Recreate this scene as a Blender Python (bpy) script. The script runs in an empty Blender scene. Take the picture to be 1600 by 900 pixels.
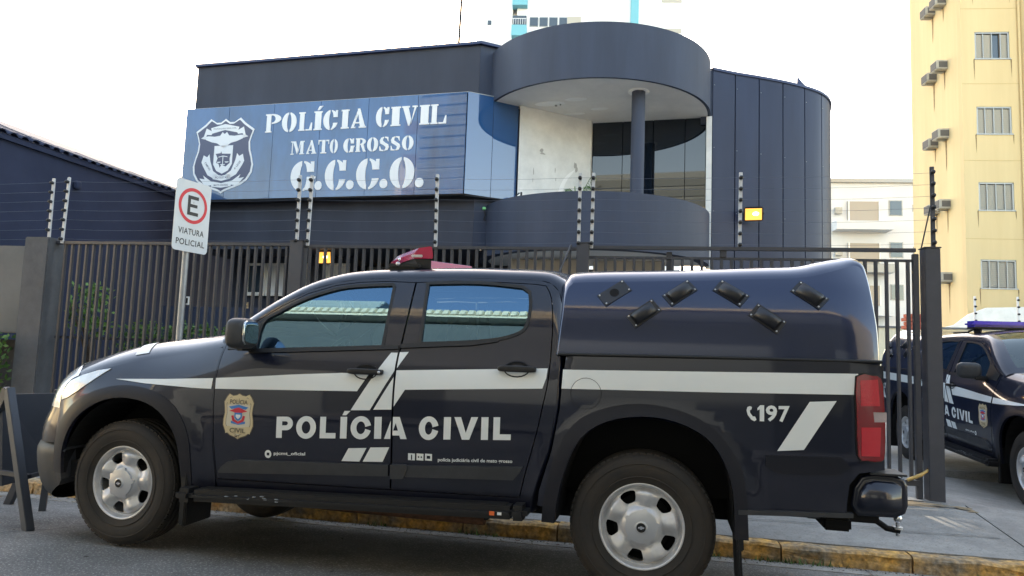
import bpy, bmesh, math, random
import numpy as np
from mathutils import Vector, Matrix
from mathutils.geometry import delaunay_2d_cdt
random.seed(7); rng=np.random.default_rng(7)
SC=bpy.context.scene; COL=SC.collection
# ---------------------------------------------------------------- camera
FPX,PITCH,ROLL,CH=1109.376,0.0948926,-0.0355987,1.22065
cam=bpy.data.cameras.new('camera'); cam.sensor_width=36; cam.lens=36*FPX/1600; cam.clip_end=2000; cam.clip_start=.05
co=bpy.data.objects.new('camera',cam); COL.objects.link(co); SC.camera=co
_f=Vector((0,math.cos(PITCH),math.sin(PITCH))); _r=Vector((1,0,0)); _u=_r.cross(_f)
_c,_s=math.cos(ROLL),math.sin(ROLL)
R2=_c*_r-_s*_u; U2=_s*_r+_c*_u
M=Matrix((R2,U2,-_f)).transposed().to_4x4(); M.translation=(0,0,CH); co.matrix_world=M
# ---------------------------------------------------------------- world, sun, exposure
SUN_EL=math.radians(22); SUN_AZ=math.radians(-8)       # azimuth clockwise from +Y; the low sun stands behind the station
W=bpy.data.worlds.new('World'); SC.world=W; W.use_nodes=True
nt=W.node_tree; bg=nt.nodes['Background']; sky=nt.nodes.new('ShaderNodeTexSky'); sky.sky_type='NISHITA'
sky.sun_disc=False; sky.sun_elevation=SUN_EL; sky.sun_rotation=SUN_AZ; sky.dust_density=1.0; sky.air_density=1.0
wb=nt.nodes.new('ShaderNodeMix'); wb.data_type='RGBA'; wb.blend_type='MULTIPLY'; wb.inputs[0].default_value=1; wb.inputs[7].default_value=(1.22,1.0,.79,1)   # the camera's white balance for open shade
nt.links.new(sky.outputs[0],wb.inputs[6]); nt.links.new(wb.outputs[2],bg.inputs[0]); bg.inputs[1].default_value=.15
sl=bpy.data.lights.new('sun','SUN'); sl.energy=2.0; sl.angle=math.radians(.6); sl.color=(1,.87,.68)
so=bpy.data.objects.new('sun',sl); COL.objects.link(so)
sd=Vector((math.sin(SUN_AZ)*math.cos(SUN_EL),math.cos(SUN_AZ)*math.cos(SUN_EL),math.sin(SUN_EL)))
so.rotation_euler=sd.to_track_quat('Z','Y').to_euler()
SC.view_settings.view_transform='Standard'; SC.view_settings.look='None'; SC.view_settings.exposure=2.65; SC.view_settings.gamma=1
SC.render.engine='CYCLES'
# ---------------------------------------------------------------- materials
MATS={}
def mat(name,col=(.5,.5,.5),rough=.6,metal=0,noise=0,nscale=6,col2=None,bump=0,bscale=40,coat=0,coatr=.08,spec=.5,emit=0,alpha=1,detail=6,streak=None,fine=0,cior=1.5,bdist=.01,dust=0):
    m=bpy.data.materials.new(name); m.use_nodes=True; MATS[name]=m
    n=m.node_tree.nodes; L=m.node_tree.links; p=n['Principled BSDF']
    p.inputs['Base Color'].default_value=(*col,1); p.inputs['Roughness'].default_value=rough; p.inputs['Metallic'].default_value=metal
    p.inputs['Coat Weight'].default_value=coat; p.inputs['Coat IOR'].default_value=cior; p.inputs['Coat Roughness'].default_value=coatr; p.inputs['Specular IOR Level'].default_value=spec
    if emit: p.inputs['Emission Color'].default_value=(*col,1); p.inputs['Emission Strength'].default_value=emit
    tc=n.new('ShaderNodeTexCoord')
    if noise or col2:
        nz=n.new('ShaderNodeTexNoise'); nz.inputs['Scale'].default_value=nscale; nz.inputs['Detail'].default_value=detail; nz.inputs['Roughness'].default_value=.65
        if streak:
            mp=n.new('ShaderNodeMapping'); mp.inputs['Scale'].default_value=streak; L.new(tc.outputs['Object'],mp.inputs[0]); L.new(mp.outputs[0],nz.inputs['Vector'])
        else: L.new(tc.outputs['Object'],nz.inputs['Vector'])
        cr=n.new('ShaderNodeValToRGB'); c2=col2 or tuple(max(0,c*(1-noise)) for c in col)
        cr.color_ramp.elements[0].position=.36; cr.color_ramp.elements[1].position=.66
        cr.color_ramp.elements[0].color=(*c2,1); cr.color_ramp.elements[1].color=(*col,1)
        L.new(nz.outputs[0],cr.inputs[0]); out=cr.outputs[0]
        if fine:
            n2=n.new('ShaderNodeTexNoise'); n2.inputs['Scale'].default_value=bscale; n2.inputs['Detail'].default_value=4; L.new(tc.outputs['Object'],n2.inputs['Vector'])
            mr=n.new('ShaderNodeMapRange'); mr.inputs[1].default_value=.3; mr.inputs[2].default_value=.7; mr.inputs[3].default_value=1-fine; mr.inputs[4].default_value=1+fine; L.new(n2.outputs[0],mr.inputs[0])
            mx=n.new('ShaderNodeMix'); mx.data_type='RGBA'; mx.blend_type='MULTIPLY'; mx.inputs[0].default_value=1
            L.new(out,mx.inputs[6]); L.new(mr.outputs[0],mx.inputs[7]); out=mx.outputs[2]
        L.new(out,p.inputs['Base Color'])
        mr2=n.new('ShaderNodeMapRange'); mr2.inputs[3].default_value=min(1,rough+.08); mr2.inputs[4].default_value=max(.02,rough-.06); L.new(nz.outputs[0],mr2.inputs[0]); L.new(mr2.outputs[0],p.inputs['Roughness'])
    if bump:
        nb=n.new('ShaderNodeTexNoise'); nb.inputs['Scale'].default_value=bscale; nb.inputs['Detail'].default_value=5; L.new(tc.outputs['Object'],nb.inputs['Vector'])
        b=n.new('ShaderNodeBump'); b.inputs['Strength'].default_value=bump; b.inputs['Distance'].default_value=bdist; L.new(nb.outputs[0],b.inputs['Height']); L.new(b.outputs[0],p.inputs['Normal'])
    if dust:                                                # road dust thrown up along the lower body
        sx=n.new('ShaderNodeSeparateXYZ'); L.new(tc.outputs['Object'],sx.inputs[0]); g=n.new('ShaderNodeMapRange'); g.interpolation_type='SMOOTHSTEP'
        g.inputs[1].default_value=.30; g.inputs[2].default_value=.95; g.inputs[3].default_value=dust; g.inputs[4].default_value=dust*.06; L.new(sx.outputs[2],g.inputs[0])
        nd=n.new('ShaderNodeTexNoise'); nd.inputs['Scale'].default_value=7; nd.inputs['Detail'].default_value=8; nd.inputs['Roughness'].default_value=.7; L.new(tc.outputs['Object'],nd.inputs['Vector'])
        mu=n.new('ShaderNodeMath'); mu.operation='MULTIPLY'; L.new(g.outputs[0],mu.inputs[0]); L.new(nd.outputs[0],mu.inputs[1])
        mx=n.new('ShaderNodeMix'); mx.data_type='RGBA'; L.new(mu.outputs[0],mx.inputs[0])
        src=p.inputs['Base Color'].links[0].from_socket if p.inputs['Base Color'].links else None
        if src: L.new(src,mx.inputs[6])
        else: mx.inputs[6].default_value=(*col,1)
        mx.inputs[7].default_value=(.10,.085,.07,1); L.new(mx.outputs[2],p.inputs['Base Color'])
    return m
def glassmat(name,tint,rtint=(1,1,1),ior=1.5,rough=.01,boost=0.):
    m=bpy.data.materials.new(name); m.use_nodes=True; MATS[name]=m
    n=m.node_tree.nodes; L=m.node_tree.links; n.remove(n['Principled BSDF'])
    tr=n.new('ShaderNodeBsdfTransparent'); tr.inputs[0].default_value=(*tint,1)
    gl=n.new('ShaderNodeBsdfGlossy'); gl.inputs['Color'].default_value=(*rtint,1); gl.inputs['Roughness'].default_value=rough
    fr=n.new('ShaderNodeFresnel'); fr.inputs[0].default_value=ior
    ad=n.new('ShaderNodeMath'); ad.operation='ADD'; ad.use_clamp=True; ad.inputs[1].default_value=boost; L.new(fr.outputs[0],ad.inputs[0])
    mx=n.new('ShaderNodeMixShader'); L.new(ad.outputs[0],mx.inputs[0]); L.new(tr.outputs[0],mx.inputs[1]); L.new(gl.outputs[0],mx.inputs[2])
    L.new(mx.outputs[0],n['Material Output'].inputs[0]); return m
mat('paint',(.0020,.0056,.0215),.34,metal=.2,spec=.30,coat=.85,coatr=.05,cior=1.5,noise=.2,nscale=3,bump=.03,bscale=4,dust=.20)
mat('paint_matte',(.004,.0055,.013),.45,spec=.35,dust=.22)
mat('shell_paint',(.006,.016,.058),.28,metal=.5,spec=.4,coat=1,coatr=.07,cior=1.5,bump=.10,bscale=3.5,dust=.08)
mat('plastic',(.040,.042,.047),.5,bump=.05,bscale=300,noise=.3,nscale=8)
mat('plastic_dark',(.007,.007,.008),.5)
mat('rubber',(.016,.015,.014),.75,noise=.35,nscale=5,col2=(.034,.027,.021),bump=.05,bscale=120)
mat('rubber_seal',(.006,.006,.0065),.45)
mat('under',(.0025,.0025,.003),.9)
mat('vinyl',(.76,.79,.78),.35,noise=.04,nscale=2)
mat('silver',(.66,.66,.67),.36,metal=.5,noise=.18,nscale=14,bump=.02,bscale=60)
mat('cap_silver',(.56,.57,.59),.33,metal=.55)
mat('chrome',(.75,.75,.76),.12,metal=1)
mat('badge_gold',(.60,.50,.30),.4)
mat('badge_line',(.10,.08,.06),.5)
mat('badge_cream',(.62,.57,.44),.45)
mat('badge_red',(.60,.03,.05),.45)
mat('badge_blue',(.05,.20,.52),.45)
mat('lens_red',(.20,.002,.007),.14,coat=1,cior=1.6)
mat('lens_red_light',(.50,.008,.022),.2,coat=1,bump=.25,bscale=90)
mat('lens_clear',(.40,.33,.33),.15,coat=1,bump=.3,bscale=60)
mat('headlamp',(.74,.74,.72),.22,coat=1,metal=.35,bump=.5,bscale=22)
mat('bar_red',(.45,.006,.06),.15,coat=1)
mat('bar_blue',(.06,.04,.50),.2,coat=1)
mat('seat',(.26,.24,.21),.9,noise=.2)
mat('trim',(.20,.19,.17),.8)
mat('sticker_orange',(.8,.15,.03),.5)
glassmat('car_glass',(.24,.32,.27),(.36,.66,1.0),1.55,.006,.20)
glassmat('windshield_glass',(.45,.55,.50),(.9,1,1),1.5,.01,.06)
mat('mirror_face',(.55,.58,.58),.03,metal=1)
# building
mat('navy_wall',(.034,.041,.064),.75,noise=.24,nscale=1.2,bump=.12,bscale=70,streak=(1,1,.25))
mat('navy_light',(.034,.046,.082),.62,noise=.24,nscale=2.2,bump=.06,bscale=50,streak=(1,1,.12))
mat('clad',(.018,.028,.067),.42,noise=.20,nscale=2.0,streak=(1,1,.12),spec=.3)
mat('coping',(.02,.035,.10),.5)
mat('seam_dark',(.004,.005,.009),.7)
mat('white_wall',(.84,.84,.81),.85,noise=.20,nscale=1.8,bump=.05,bscale=40)
mat('soffit',(.86,.84,.80),.85,noise=.12,nscale=1.6)
mat('patch',(.90,.90,.88),.85)
mat('stain',(.42,.41,.38),.9)
mat('sign_white',(.74,.76,.78),.45)
mat('crest_dark',(.055,.065,.13),.35)
mat('sign_blue',(.024,.100,.27),.10,noise=.42,nscale=1.6,streak=(1,1,.3),coat=1,coatr=.01,spec=.3,cior=1.52)
mat('glass_dark',(.006,.010,.018),.02,spec=.5,coat=.45,coatr=.0)
mat('glass_blue',(.020,.080,.22),.02,coat=1,coatr=.0,spec=.8)
mat('fence_paint',(.055,.056,.066),.42,noise=.15,nscale=3)
mat('post_paint',(.060,.062,.074),.45,noise=.18,nscale=3,bump=.08,bscale=50)
mat('insulator',(.012,.012,.013),.4)
mat('pole_white',(.60,.61,.62),.5,noise=.12,nscale=20)
mat('wire',(.14,.15,.18),.4,metal=.8)
mat('galv',(.36,.37,.38),.45,metal=.5,noise=.15,nscale=12)
mat('sign_plate',(.66,.68,.69),.4,noise=.05)
mat('sign_red',(.62,.015,.03),.45)
mat('sign_black',(.02,.02,.022),.5)
mat('kerb',(.60,.34,.085),.88,noise=1,nscale=5,col2=(.23,.20,.155),bump=.8,bscale=30,fine=.5)
mat('kerb_plain',(.42,.34,.22),.9,noise=1,nscale=5,col2=(.40,.21,.06),bump=.8,bscale=30,fine=.5)
mat('white_line',(.52,.52,.50),.8,noise=1,nscale=18,col2=(.16,.16,.16))
mat('rust',(.16,.075,.04),.8,noise=.5,nscale=30)
mat('brass',(.55,.38,.14),.45,metal=.7)
mat('yellow_wall',(.66,.52,.285),.85,noise=.2,nscale=1.1,col2=(.60,.465,.25),streak=(1,1,.08))
mat('tower_white',(.78,.79,.80),.85,noise=.04,nscale=.2)
mat('teal',(.16,.42,.50),.7)
mat('pale_wall',(.66,.68,.70),.85,noise=.06,nscale=.4)
mat('shutter',(.42,.40,.35),.7)
mat('alum',(.30,.31,.31),.45,metal=.5)
mat('ac_body',(.50,.48,.42),.7,noise=.25,nscale=3)
mat('ac_grill',(.12,.115,.11),.8)
mat('window_pane',(.03,.045,.06),.08,spec=.8)
mat('cream',(.80,.72,.52),.7,noise=.1,nscale=2)
mat('louver_pale',(.30,.36,.37),.6,metal=.1)
mat('louver',(.13,.15,.155),.55,metal=.2)
mat('opposite_wall',(.055,.062,.055),.85,noise=.2,nscale=.7)
mat('grey_wall',(.17,.175,.175),.85,noise=.2,nscale=1.5,bump=.2,bscale=30)
mat('rolled_curtain',(.40,.36,.30),.8)
mat('bark',(.10,.07,.05),.9)
mat('leaf',(.055,.125,.022),.6); mat('leaf_pale',(.12,.22,.045),.6); mat('leaf_dry',(.12,.12,.05),.7)
mat('brick_red',(.38,.10,.06),.85)
mat('lamp_lit',(1,.42,.07),.5,emit=.28)
mat('lamp_core',(1,.80,.42),.5,emit=1.6)
mat('led_green',(.25,.7,.3),.5)
# ground materials with several scales of wear
def ground_mat(name,a,b,c,s1,s2,bump,spot=.0,rough=.85):
    m=bpy.data.materials.new(name); m.use_nodes=True; MATS[name]=m; n=m.node_tree.nodes; L=m.node_tree.links; p=n['Principled BSDF']
    tc=n.new('ShaderNodeTexCoord')
    def N(sc,d=6,r=.6):
        q=n.new('ShaderNodeTexNoise'); q.inputs['Scale'].default_value=sc; q.inputs['Detail'].default_value=d; q.inputs['Roughness'].default_value=r; L.new(tc.outputs['Object'],q.inputs['Vector']); return q
    n1=N(s1,5); n2=N(s2,3,.7); r1=n.new('ShaderNodeValToRGB'); r1.color_ramp.elements[0].position=.35; r1.color_ramp.elements[1].position=.68
    r1.color_ramp.elements[0].color=(*a,1); r1.color_ramp.elements[1].color=(*b,1); L.new(n1.outputs[0],r1.inputs[0])
    r2=n.new('ShaderNodeValToRGB'); r2.color_ramp.elements[0].position=.54; r2.color_ramp.elements[1].position=.66
    r2.color_ramp.elements[0].color=(0,0,0,1); r2.color_ramp.elements[1].color=(1,1,1,1); L.new(n2.outputs[0],r2.inputs[0])
    mx=n.new('ShaderNodeMix'); mx.data_type='RGBA'; L.new(r2.outputs[0],mx.inputs[0]); L.new(r1.outputs[0],mx.inputs[6]); mx.inputs[7].default_value=(*c,1)
    n3=N(.45,4,.7); m3=n.new('ShaderNodeMapRange'); m3.inputs[1].default_value=.35; m3.inputs[2].default_value=.65; m3.inputs[3].default_value=.72; m3.inputs[4].default_value=1.15; L.new(n3.outputs[0],m3.inputs[0])
    n4=N(9,5,.7); m4=n.new('ShaderNodeMapRange'); m4.inputs[1].default_value=.3; m4.inputs[2].default_value=.7; m4.inputs[3].default_value=.84; m4.inputs[4].default_value=1.14; L.new(n4.outputs[0],m4.inputs[0])
    mm=n.new('ShaderNodeMath'); mm.operation='MULTIPLY'; L.new(m3.outputs[0],mm.inputs[0]); L.new(m4.outputs[0],mm.inputs[1])
    mz=n.new('ShaderNodeMix'); mz.data_type='RGBA'; mz.blend_type='MULTIPLY'; mz.inputs[0].default_value=1; L.new(mx.outputs[2],mz.inputs[6]); L.new(mm.outputs[0],mz.inputs[7])
    L.new(mz.outputs[2],p.inputs['Base Color']); p.inputs['Roughness'].default_value=rough
    b=n.new('ShaderNodeBump'); b.inputs['Strength'].default_value=bump; b.inputs['Distance'].default_value=.006; L.new(n2.outputs[0],b.inputs['Height']); L.new(b.outputs[0],p.inputs['Normal'])
ground_mat('asphalt',(.115,.110,.104),(.215,.207,.194),(.45,.44,.41),1.1,70,1.0,rough=.72)
ground_mat('concrete',(.25,.24,.22),(.34,.325,.30),(.20,.19,.175),1.6,60,.45)
ground_mat('concrete_b',(.28,.265,.245),(.37,.355,.33),(.22,.21,.195),1.1,55,.45)
ground_mat('gutter_concrete',(.26,.245,.22),(.38,.36,.32),(.12,.115,.11),5,70,.4)
# ---------------------------------------------------------------- mesh builder
def tag(o,label=None,cat=None,group=None,kind=None):
    if label: o['label']=label
    if cat: o['category']=cat
    if group: o['group']=group
    if kind: o['kind']=kind
    return o
def empty(name,loc=(0,0,0),rz=0,label=None,cat=None,group=None):
    o=bpy.data.objects.new(name,None); o.empty_display_size=.2; COL.objects.link(o); o.location=loc; o.rotation_euler=(0,0,rz)
    return tag(o,label,cat,group)
class MB:
    def __init__(s): s.v=[];s.f=[];s.m=[];s.sm=[];s.n=[];s.mats=[];s.has=False
    def add(s,vs,fs,m,smooth=False,normals=None):
        k=len(s.v); s.v+= [tuple(v) for v in vs]
        if m not in s.mats: s.mats.append(m)
        i=s.mats.index(m)
        for f in fs: s.f.append(tuple(k+a for a in f)); s.m.append(i); s.sm.append(smooth)
        if normals is not None: s.n+=[tuple(n) for n in normals]; s.has=True
        else: s.n+=[(0,0,0)]*len(vs)
        return s
    def build(s,name,parent=None,loc=None,rot=None):
        me=bpy.data.meshes.new(name); me.from_pydata(s.v,[],s.f); 
        for m in s.mats: me.materials.append(MATS[m])
        me.polygons.foreach_set('material_index',s.m); me.polygons.foreach_set('use_smooth',s.sm); me.update()
        if s.has: me.normals_split_custom_set_from_vertices(s.n)
        o=bpy.data.objects.new(name,me); COL.objects.link(o)
        if parent: o.parent=parent
        if loc: o.location=loc
        if rot: o.rotation_euler=rot
        return o
    # primitives
    def box(s,c,d,m,bev=0,rot=None):
        x,y,z=[a/2 for a in d]
        if bev<=0:
            vs=[Vector((i*x,j*y,k*z)) for i in (-1,1) for j in (-1,1) for k in (-1,1)]
            fs=[(0,1,3,2),(4,6,7,5),(0,4,5,1),(2,3,7,6),(0,2,6,4),(1,5,7,3)]
        else:
            bm=bmesh.new(); bmesh.ops.create_cube(bm,size=1); bmesh.ops.scale(bm,vec=d,verts=bm.verts)
            bmesh.ops.bevel(bm,geom=bm.edges[:],offset=bev,segments=2,affect='EDGES'); bm.verts.index_update()
            vs=[v.co.copy() for v in bm.verts]; fs=[tuple(v.index for v in f.verts) for f in bm.faces]; bm.free()
        if rot is not None: vs=[rot@v for v in vs]
        return s.add([v+Vector(c) for v in vs],fs,m)
    def tube(s,pts,r,m,n=8,cap=True,smooth=True):
        pts=[Vector(p) for p in pts]; rs=r if isinstance(r,(list,tuple)) else [r]*len(pts)
        vs=[];fs=[]; up=None
        for i,p in enumerate(pts):
            d=(pts[min(i+1,len(pts)-1)]-pts[max(i-1,0)]).normalized()
            if up is None:
                up=Vector((0,0,1)) if abs(d.z)<.9 else Vector((1,0,0))
            a=d.cross(up).normalized(); b=a.cross(d).normalized(); up=b
            for k in range(n):
                t=2*math.pi*k/n; vs.append(p+(a*math.cos(t)+b*math.sin(t))*rs[i])
        for i in range(len(pts)-1):
            for k in range(n): fs.append((i*n+k,i*n+(k+1)%n,(i+1)*n+(k+1)%n,(i+1)*n+k))
        s.add(vs,fs,m,smooth)
        if cap:
            s.add([vs[k] for k in range(n)],[tuple(range(n))[::-1]],m); s.add(vs[-n:],[tuple(range(n))],m)
        return s
    def lathe(s,prof,m,n=48,axis='Y',c=(0,0,0),smooth=True):
        vs=[];fs=[]
        for r,h in prof:
            for k in range(n):
                t=2*math.pi*k/n; a,b=r*math.cos(t),r*math.sin(t)
                p={'Y':(a,h,b),'Z':(a,b,h),'X':(h,a,b)}[axis]; vs.append((p[0]+c[0],p[1]+c[1],p[2]+c[2]))
        for i in range(len(prof)-1):
            for k in range(n): fs.append((i*n+k,i*n+(k+1)%n,(i+1)*n+(k+1)%n,(i+1)*n+k))
        return s.add(vs,fs,m,smooth)
    def sell(s,c,d,m,e=.6,nu=20,nv=12,rot=None):
        # superellipsoid
        def pw(a,e): return math.copysign(abs(a)**e,a)
        vs=[];fs=[]
        for i in range(nv+1):
            v=-math.pi/2+math.pi*i/nv
            for j in range(nu):
                u=2*math.pi*j/nu
                p=Vector((d[0]/2*pw(math.cos(v),e)*pw(math.cos(u),e),d[1]/2*pw(math.cos(v),e)*pw(math.sin(u),e),d[2]/2*pw(math.sin(v),e)))
                if rot is not None: p=rot@p
                vs.append(p+Vector(c))
        for i in range(nv):
            for j in range(nu): fs.append((i*nu+j,i*nu+(j+1)%nu,(i+1)*nu+(j+1)%nu,(i+1)*nu+j))
        return s.add(vs,fs,m,True)
    def prism(s,poly,h0,h1,m,plane='XZ'):
        # closed polygon extruded; plane XZ -> extruded along y
        n=len(poly)
        def P(a,b,h): return {'XZ':(a,h,b),'XY':(a,b,h),'YZ':(h,a,b)}[plane]
        vs=[P(a,b,h0) for a,b in poly]+[P(a,b,h1) for a,b in poly]
        fs=[tuple(range(n)),tuple(range(n,2*n))[::-1]]+[(i,i+n,(i+1)%n+n,(i+1)%n) for i in range(n)]
        return s.add(vs,fs,m)
# ---------------------------------------------------------------- planar regions (outline polygons minus holes), triangulated and laid on any surface
def inside(P,polys):
    P=np.asarray(P); res=np.zeros(len(P),bool)
    for poly in polys:
        q=np.asarray(poly,float); x,y=P[:,0],P[:,1]; r=np.zeros(len(P),bool); j=len(q)-1
        for i in range(len(q)):
            yi,yj,xi,xj=q[i,1],q[j,1],q[i,0],q[j,0]
            if yi!=yj:
                c=((yi>y)!=(yj>y))&(x<(xj-xi)*(y-yi)/(yj-yi)+xi); r^=c
            j=i
        res|=r
    return res
def subdiv(poly,step):
    if not step: return list(poly)
    o=[]
    for i,a in enumerate(poly):
        b=poly[(i+1)%len(poly)]; n=max(1,int(math.ceil(math.dist(a,b)/step)))
        o+=[(a[0]+(b[0]-a[0])*k/n,a[1]+(b[1]-a[1])*k/n) for k in range(n)]
    return o
def region(adds,subs=(),step=None,pts=None):
    vs=[];es=[]
    for poly in list(adds)+list(subs):
        q=subdiv(poly,step); k=len(vs); vs+=q; es+=[(k+i,k+(i+1)%len(q)) for i in range(len(q))]
    if step:
        A=np.array([p for a in adds for p in a]); lo,hi=A.min(0),A.max(0)
        gx=np.arange(lo[0]+step*.5,hi[0],step); gy=np.arange(lo[1]+step*.5,hi[1],step)
        G=np.array([(x,y) for x in gx for y in gy]) if len(gx) and len(gy) else np.zeros((0,2))
        if len(G):
            k=inside(G,adds)
            if subs: k&=~inside(G,subs)
            G=G[k]
            B=np.array(vs)
            if len(G): 
                d=((G[:,None,:]-B[None])**2).sum(2).min(1); G=G[d>(step*.35)**2]
                vs+= [tuple(g) for g in G]
    if pts: vs+=pts
    r=delaunay_2d_cdt([Vector(v) for v in vs],es,[],0,1e-6)
    V=[(v.x,v.y) for v in r[0]]; T=[tuple(f) for f in r[2]]
    if not T: return V,[]
    C=np.array([[sum(V[i][0] for i in t)/3,sum(V[i][1] for i in t)/3] for t in T])
    k=inside(C,adds)
    if subs: k&=~inside(C,subs)
    T=[t for t,ok in zip(T,k) if ok]; out=[]
    for t in T:
        a,b,c=[V[i] for i in t]
        if (b[0]-a[0])*(c[1]-a[1])-(b[1]-a[1])*(c[0]-a[0])<0: t=(t[0],t[2],t[1])
        out.append(t)
    return V,out
def lay(mb,VT,surf,m,off=0,thick=0,flip=False,smooth=True,rim_m=None):
    """put a triangulated region on surf(x,y)->(point,normal); off lifts it, thick gives it an edge"""
    V,T=VT; used=sorted({i for t in T for i in t}); ix={i:k for k,i in enumerate(used)}
    pn=[surf(*V[i]) for i in used]; P=[p+n*off for p,n in pn]; N=[n for p,n in pn]
    F=[tuple(ix[i] for i in t) for t in T]
    if flip: F=[f[::-1] for f in F]
    mb.add(P,F,m,smooth,N)
    if thick:
        E={}
        for f in F:
            for a,b in ((f[0],f[1]),(f[1],f[2]),(f[2],f[0])): E[(a,b)]=1
        vs=[];fs=[]
        for (a,b) in E:
            if (b,a) not in E:
                k=len(vs); vs+=[P[a],P[b],P[b]-N[b]*thick,P[a]-N[a]*thick]; fs.append((k+1,k,k+3,k+2))
        mb.add(vs,fs,rim_m or m,False)
    return mb
def flat(origin,ex=(1,0,0),ez=(0,0,1)):
    O,X,Z=Vector(origin),Vector(ex),Vector(ez); N=X.cross(Z)
    return lambda x,y:(O+X*x+Z*y,N)
def ell(cx,cy,a,b,n=28,t0=0,t1=360):
    full=abs(t1-t0)>=360
    return [(cx+a*math.cos(math.radians(t0+(t1-t0)*k/(n if full else n-1))),cy+b*math.sin(math.radians(t0+(t1-t0)*k/(n if full else n-1)))) for k in range(n)]
def rect(x0,y0,x1,y1): return [(x0,y0),(x1,y0),(x1,y1),(x0,y1)]
def text2d(body,bold=0,box=None,spacing=1.0,shear=0):
    """letters of the built-in font as a triangulated region fitted into box=(x0,y0,x1,y1)"""
    cu=bpy.data.curves.new('t','FONT'); cu.body=body; cu.offset=bold; cu.space_character=spacing; cu.shear=shear; cu.resolution_u=3
    ob=bpy.data.objects.new('t',cu); COL.objects.link(ob); dg=bpy.context.evaluated_depsgraph_get(); ev=ob.evaluated_get(dg)
    me=ev.to_mesh(); me.calc_loop_triangles(); V=[(v.co.x,v.co.y) for v in me.vertices]; T=[tuple(t.vertices) for t in me.loop_triangles]
    ev.to_mesh_clear(); bpy.data.objects.remove(ob); bpy.data.curves.remove(cu)
    xs=[v[0] for v in V]; ys=[v[1] for v in V]; a,b,c,d=min(xs),min(ys),max(xs),max(ys)
    if box:
        V=[(box[0]+(x-a)/(c-a)*(box[2]-box[0]),box[1]+(y-b)/(d-b)*(box[3]-box[1])) for x,y in V]
    out=[]
    for t in T:
        p,q,r=[V[i] for i in t]
        if (q[0]-p[0])*(r[1]-p[1])-(q[1]-p[1])*(r[0]-p[0])<0: t=(t[0],t[2],t[1])
        out.append(t)
    return V,out
# ---------------------------------------------------------------- glyphs, cap height 1
def heavy(ch,w):
    st=.30
    if ch in 'IÍ':
        a=[rect(0,0,w,1)]
        if ch=='Í': a.append([(w*.25,1.07),(w*.85,1.07),(w*1.45,1.27),(w*.55,1.27)])
        return a,[]
    if ch=='L': return [rect(0,0,st,1),rect(0,0,w,.25)],[]
    if ch=='P': return [rect(0,0,st,1),rect(0,.36,w*.6,1)+[],ell(w*.6,.68,w*.4,.32,24)],[rect(st-.001,.59,w*.56,.78),ell(w*.56,.685,w*.13,.095,14)]
    if ch=='O': return [ell(w/2,.5,w/2,.53,36)],[ell(w/2,.5,w/2-.29,.29,28)]
    if ch=='C': return [ell(w/2,.5,w/2,.53,36)],[ell(w/2,.5,w/2-.29,.29,28),[(w*.55,.5),(w*1.02,.36),(w*1.1,.36),(w*1.1,.62),(w*1.02,.62)]]
    if ch=='A': return [[(0,0),(.30,0),(w/2,.72),(w-.30,0),(w,0),(w/2+.18,1),(w/2-.18,1)],rect(w*.22,.16,w*.78,.38)],[]
    if ch=='V': return [[(0,1),(.31,1),(w/2,.30),(w-.31,1),(w,1),(w/2+.17,0),(w/2-.17,0)]],[]
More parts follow.
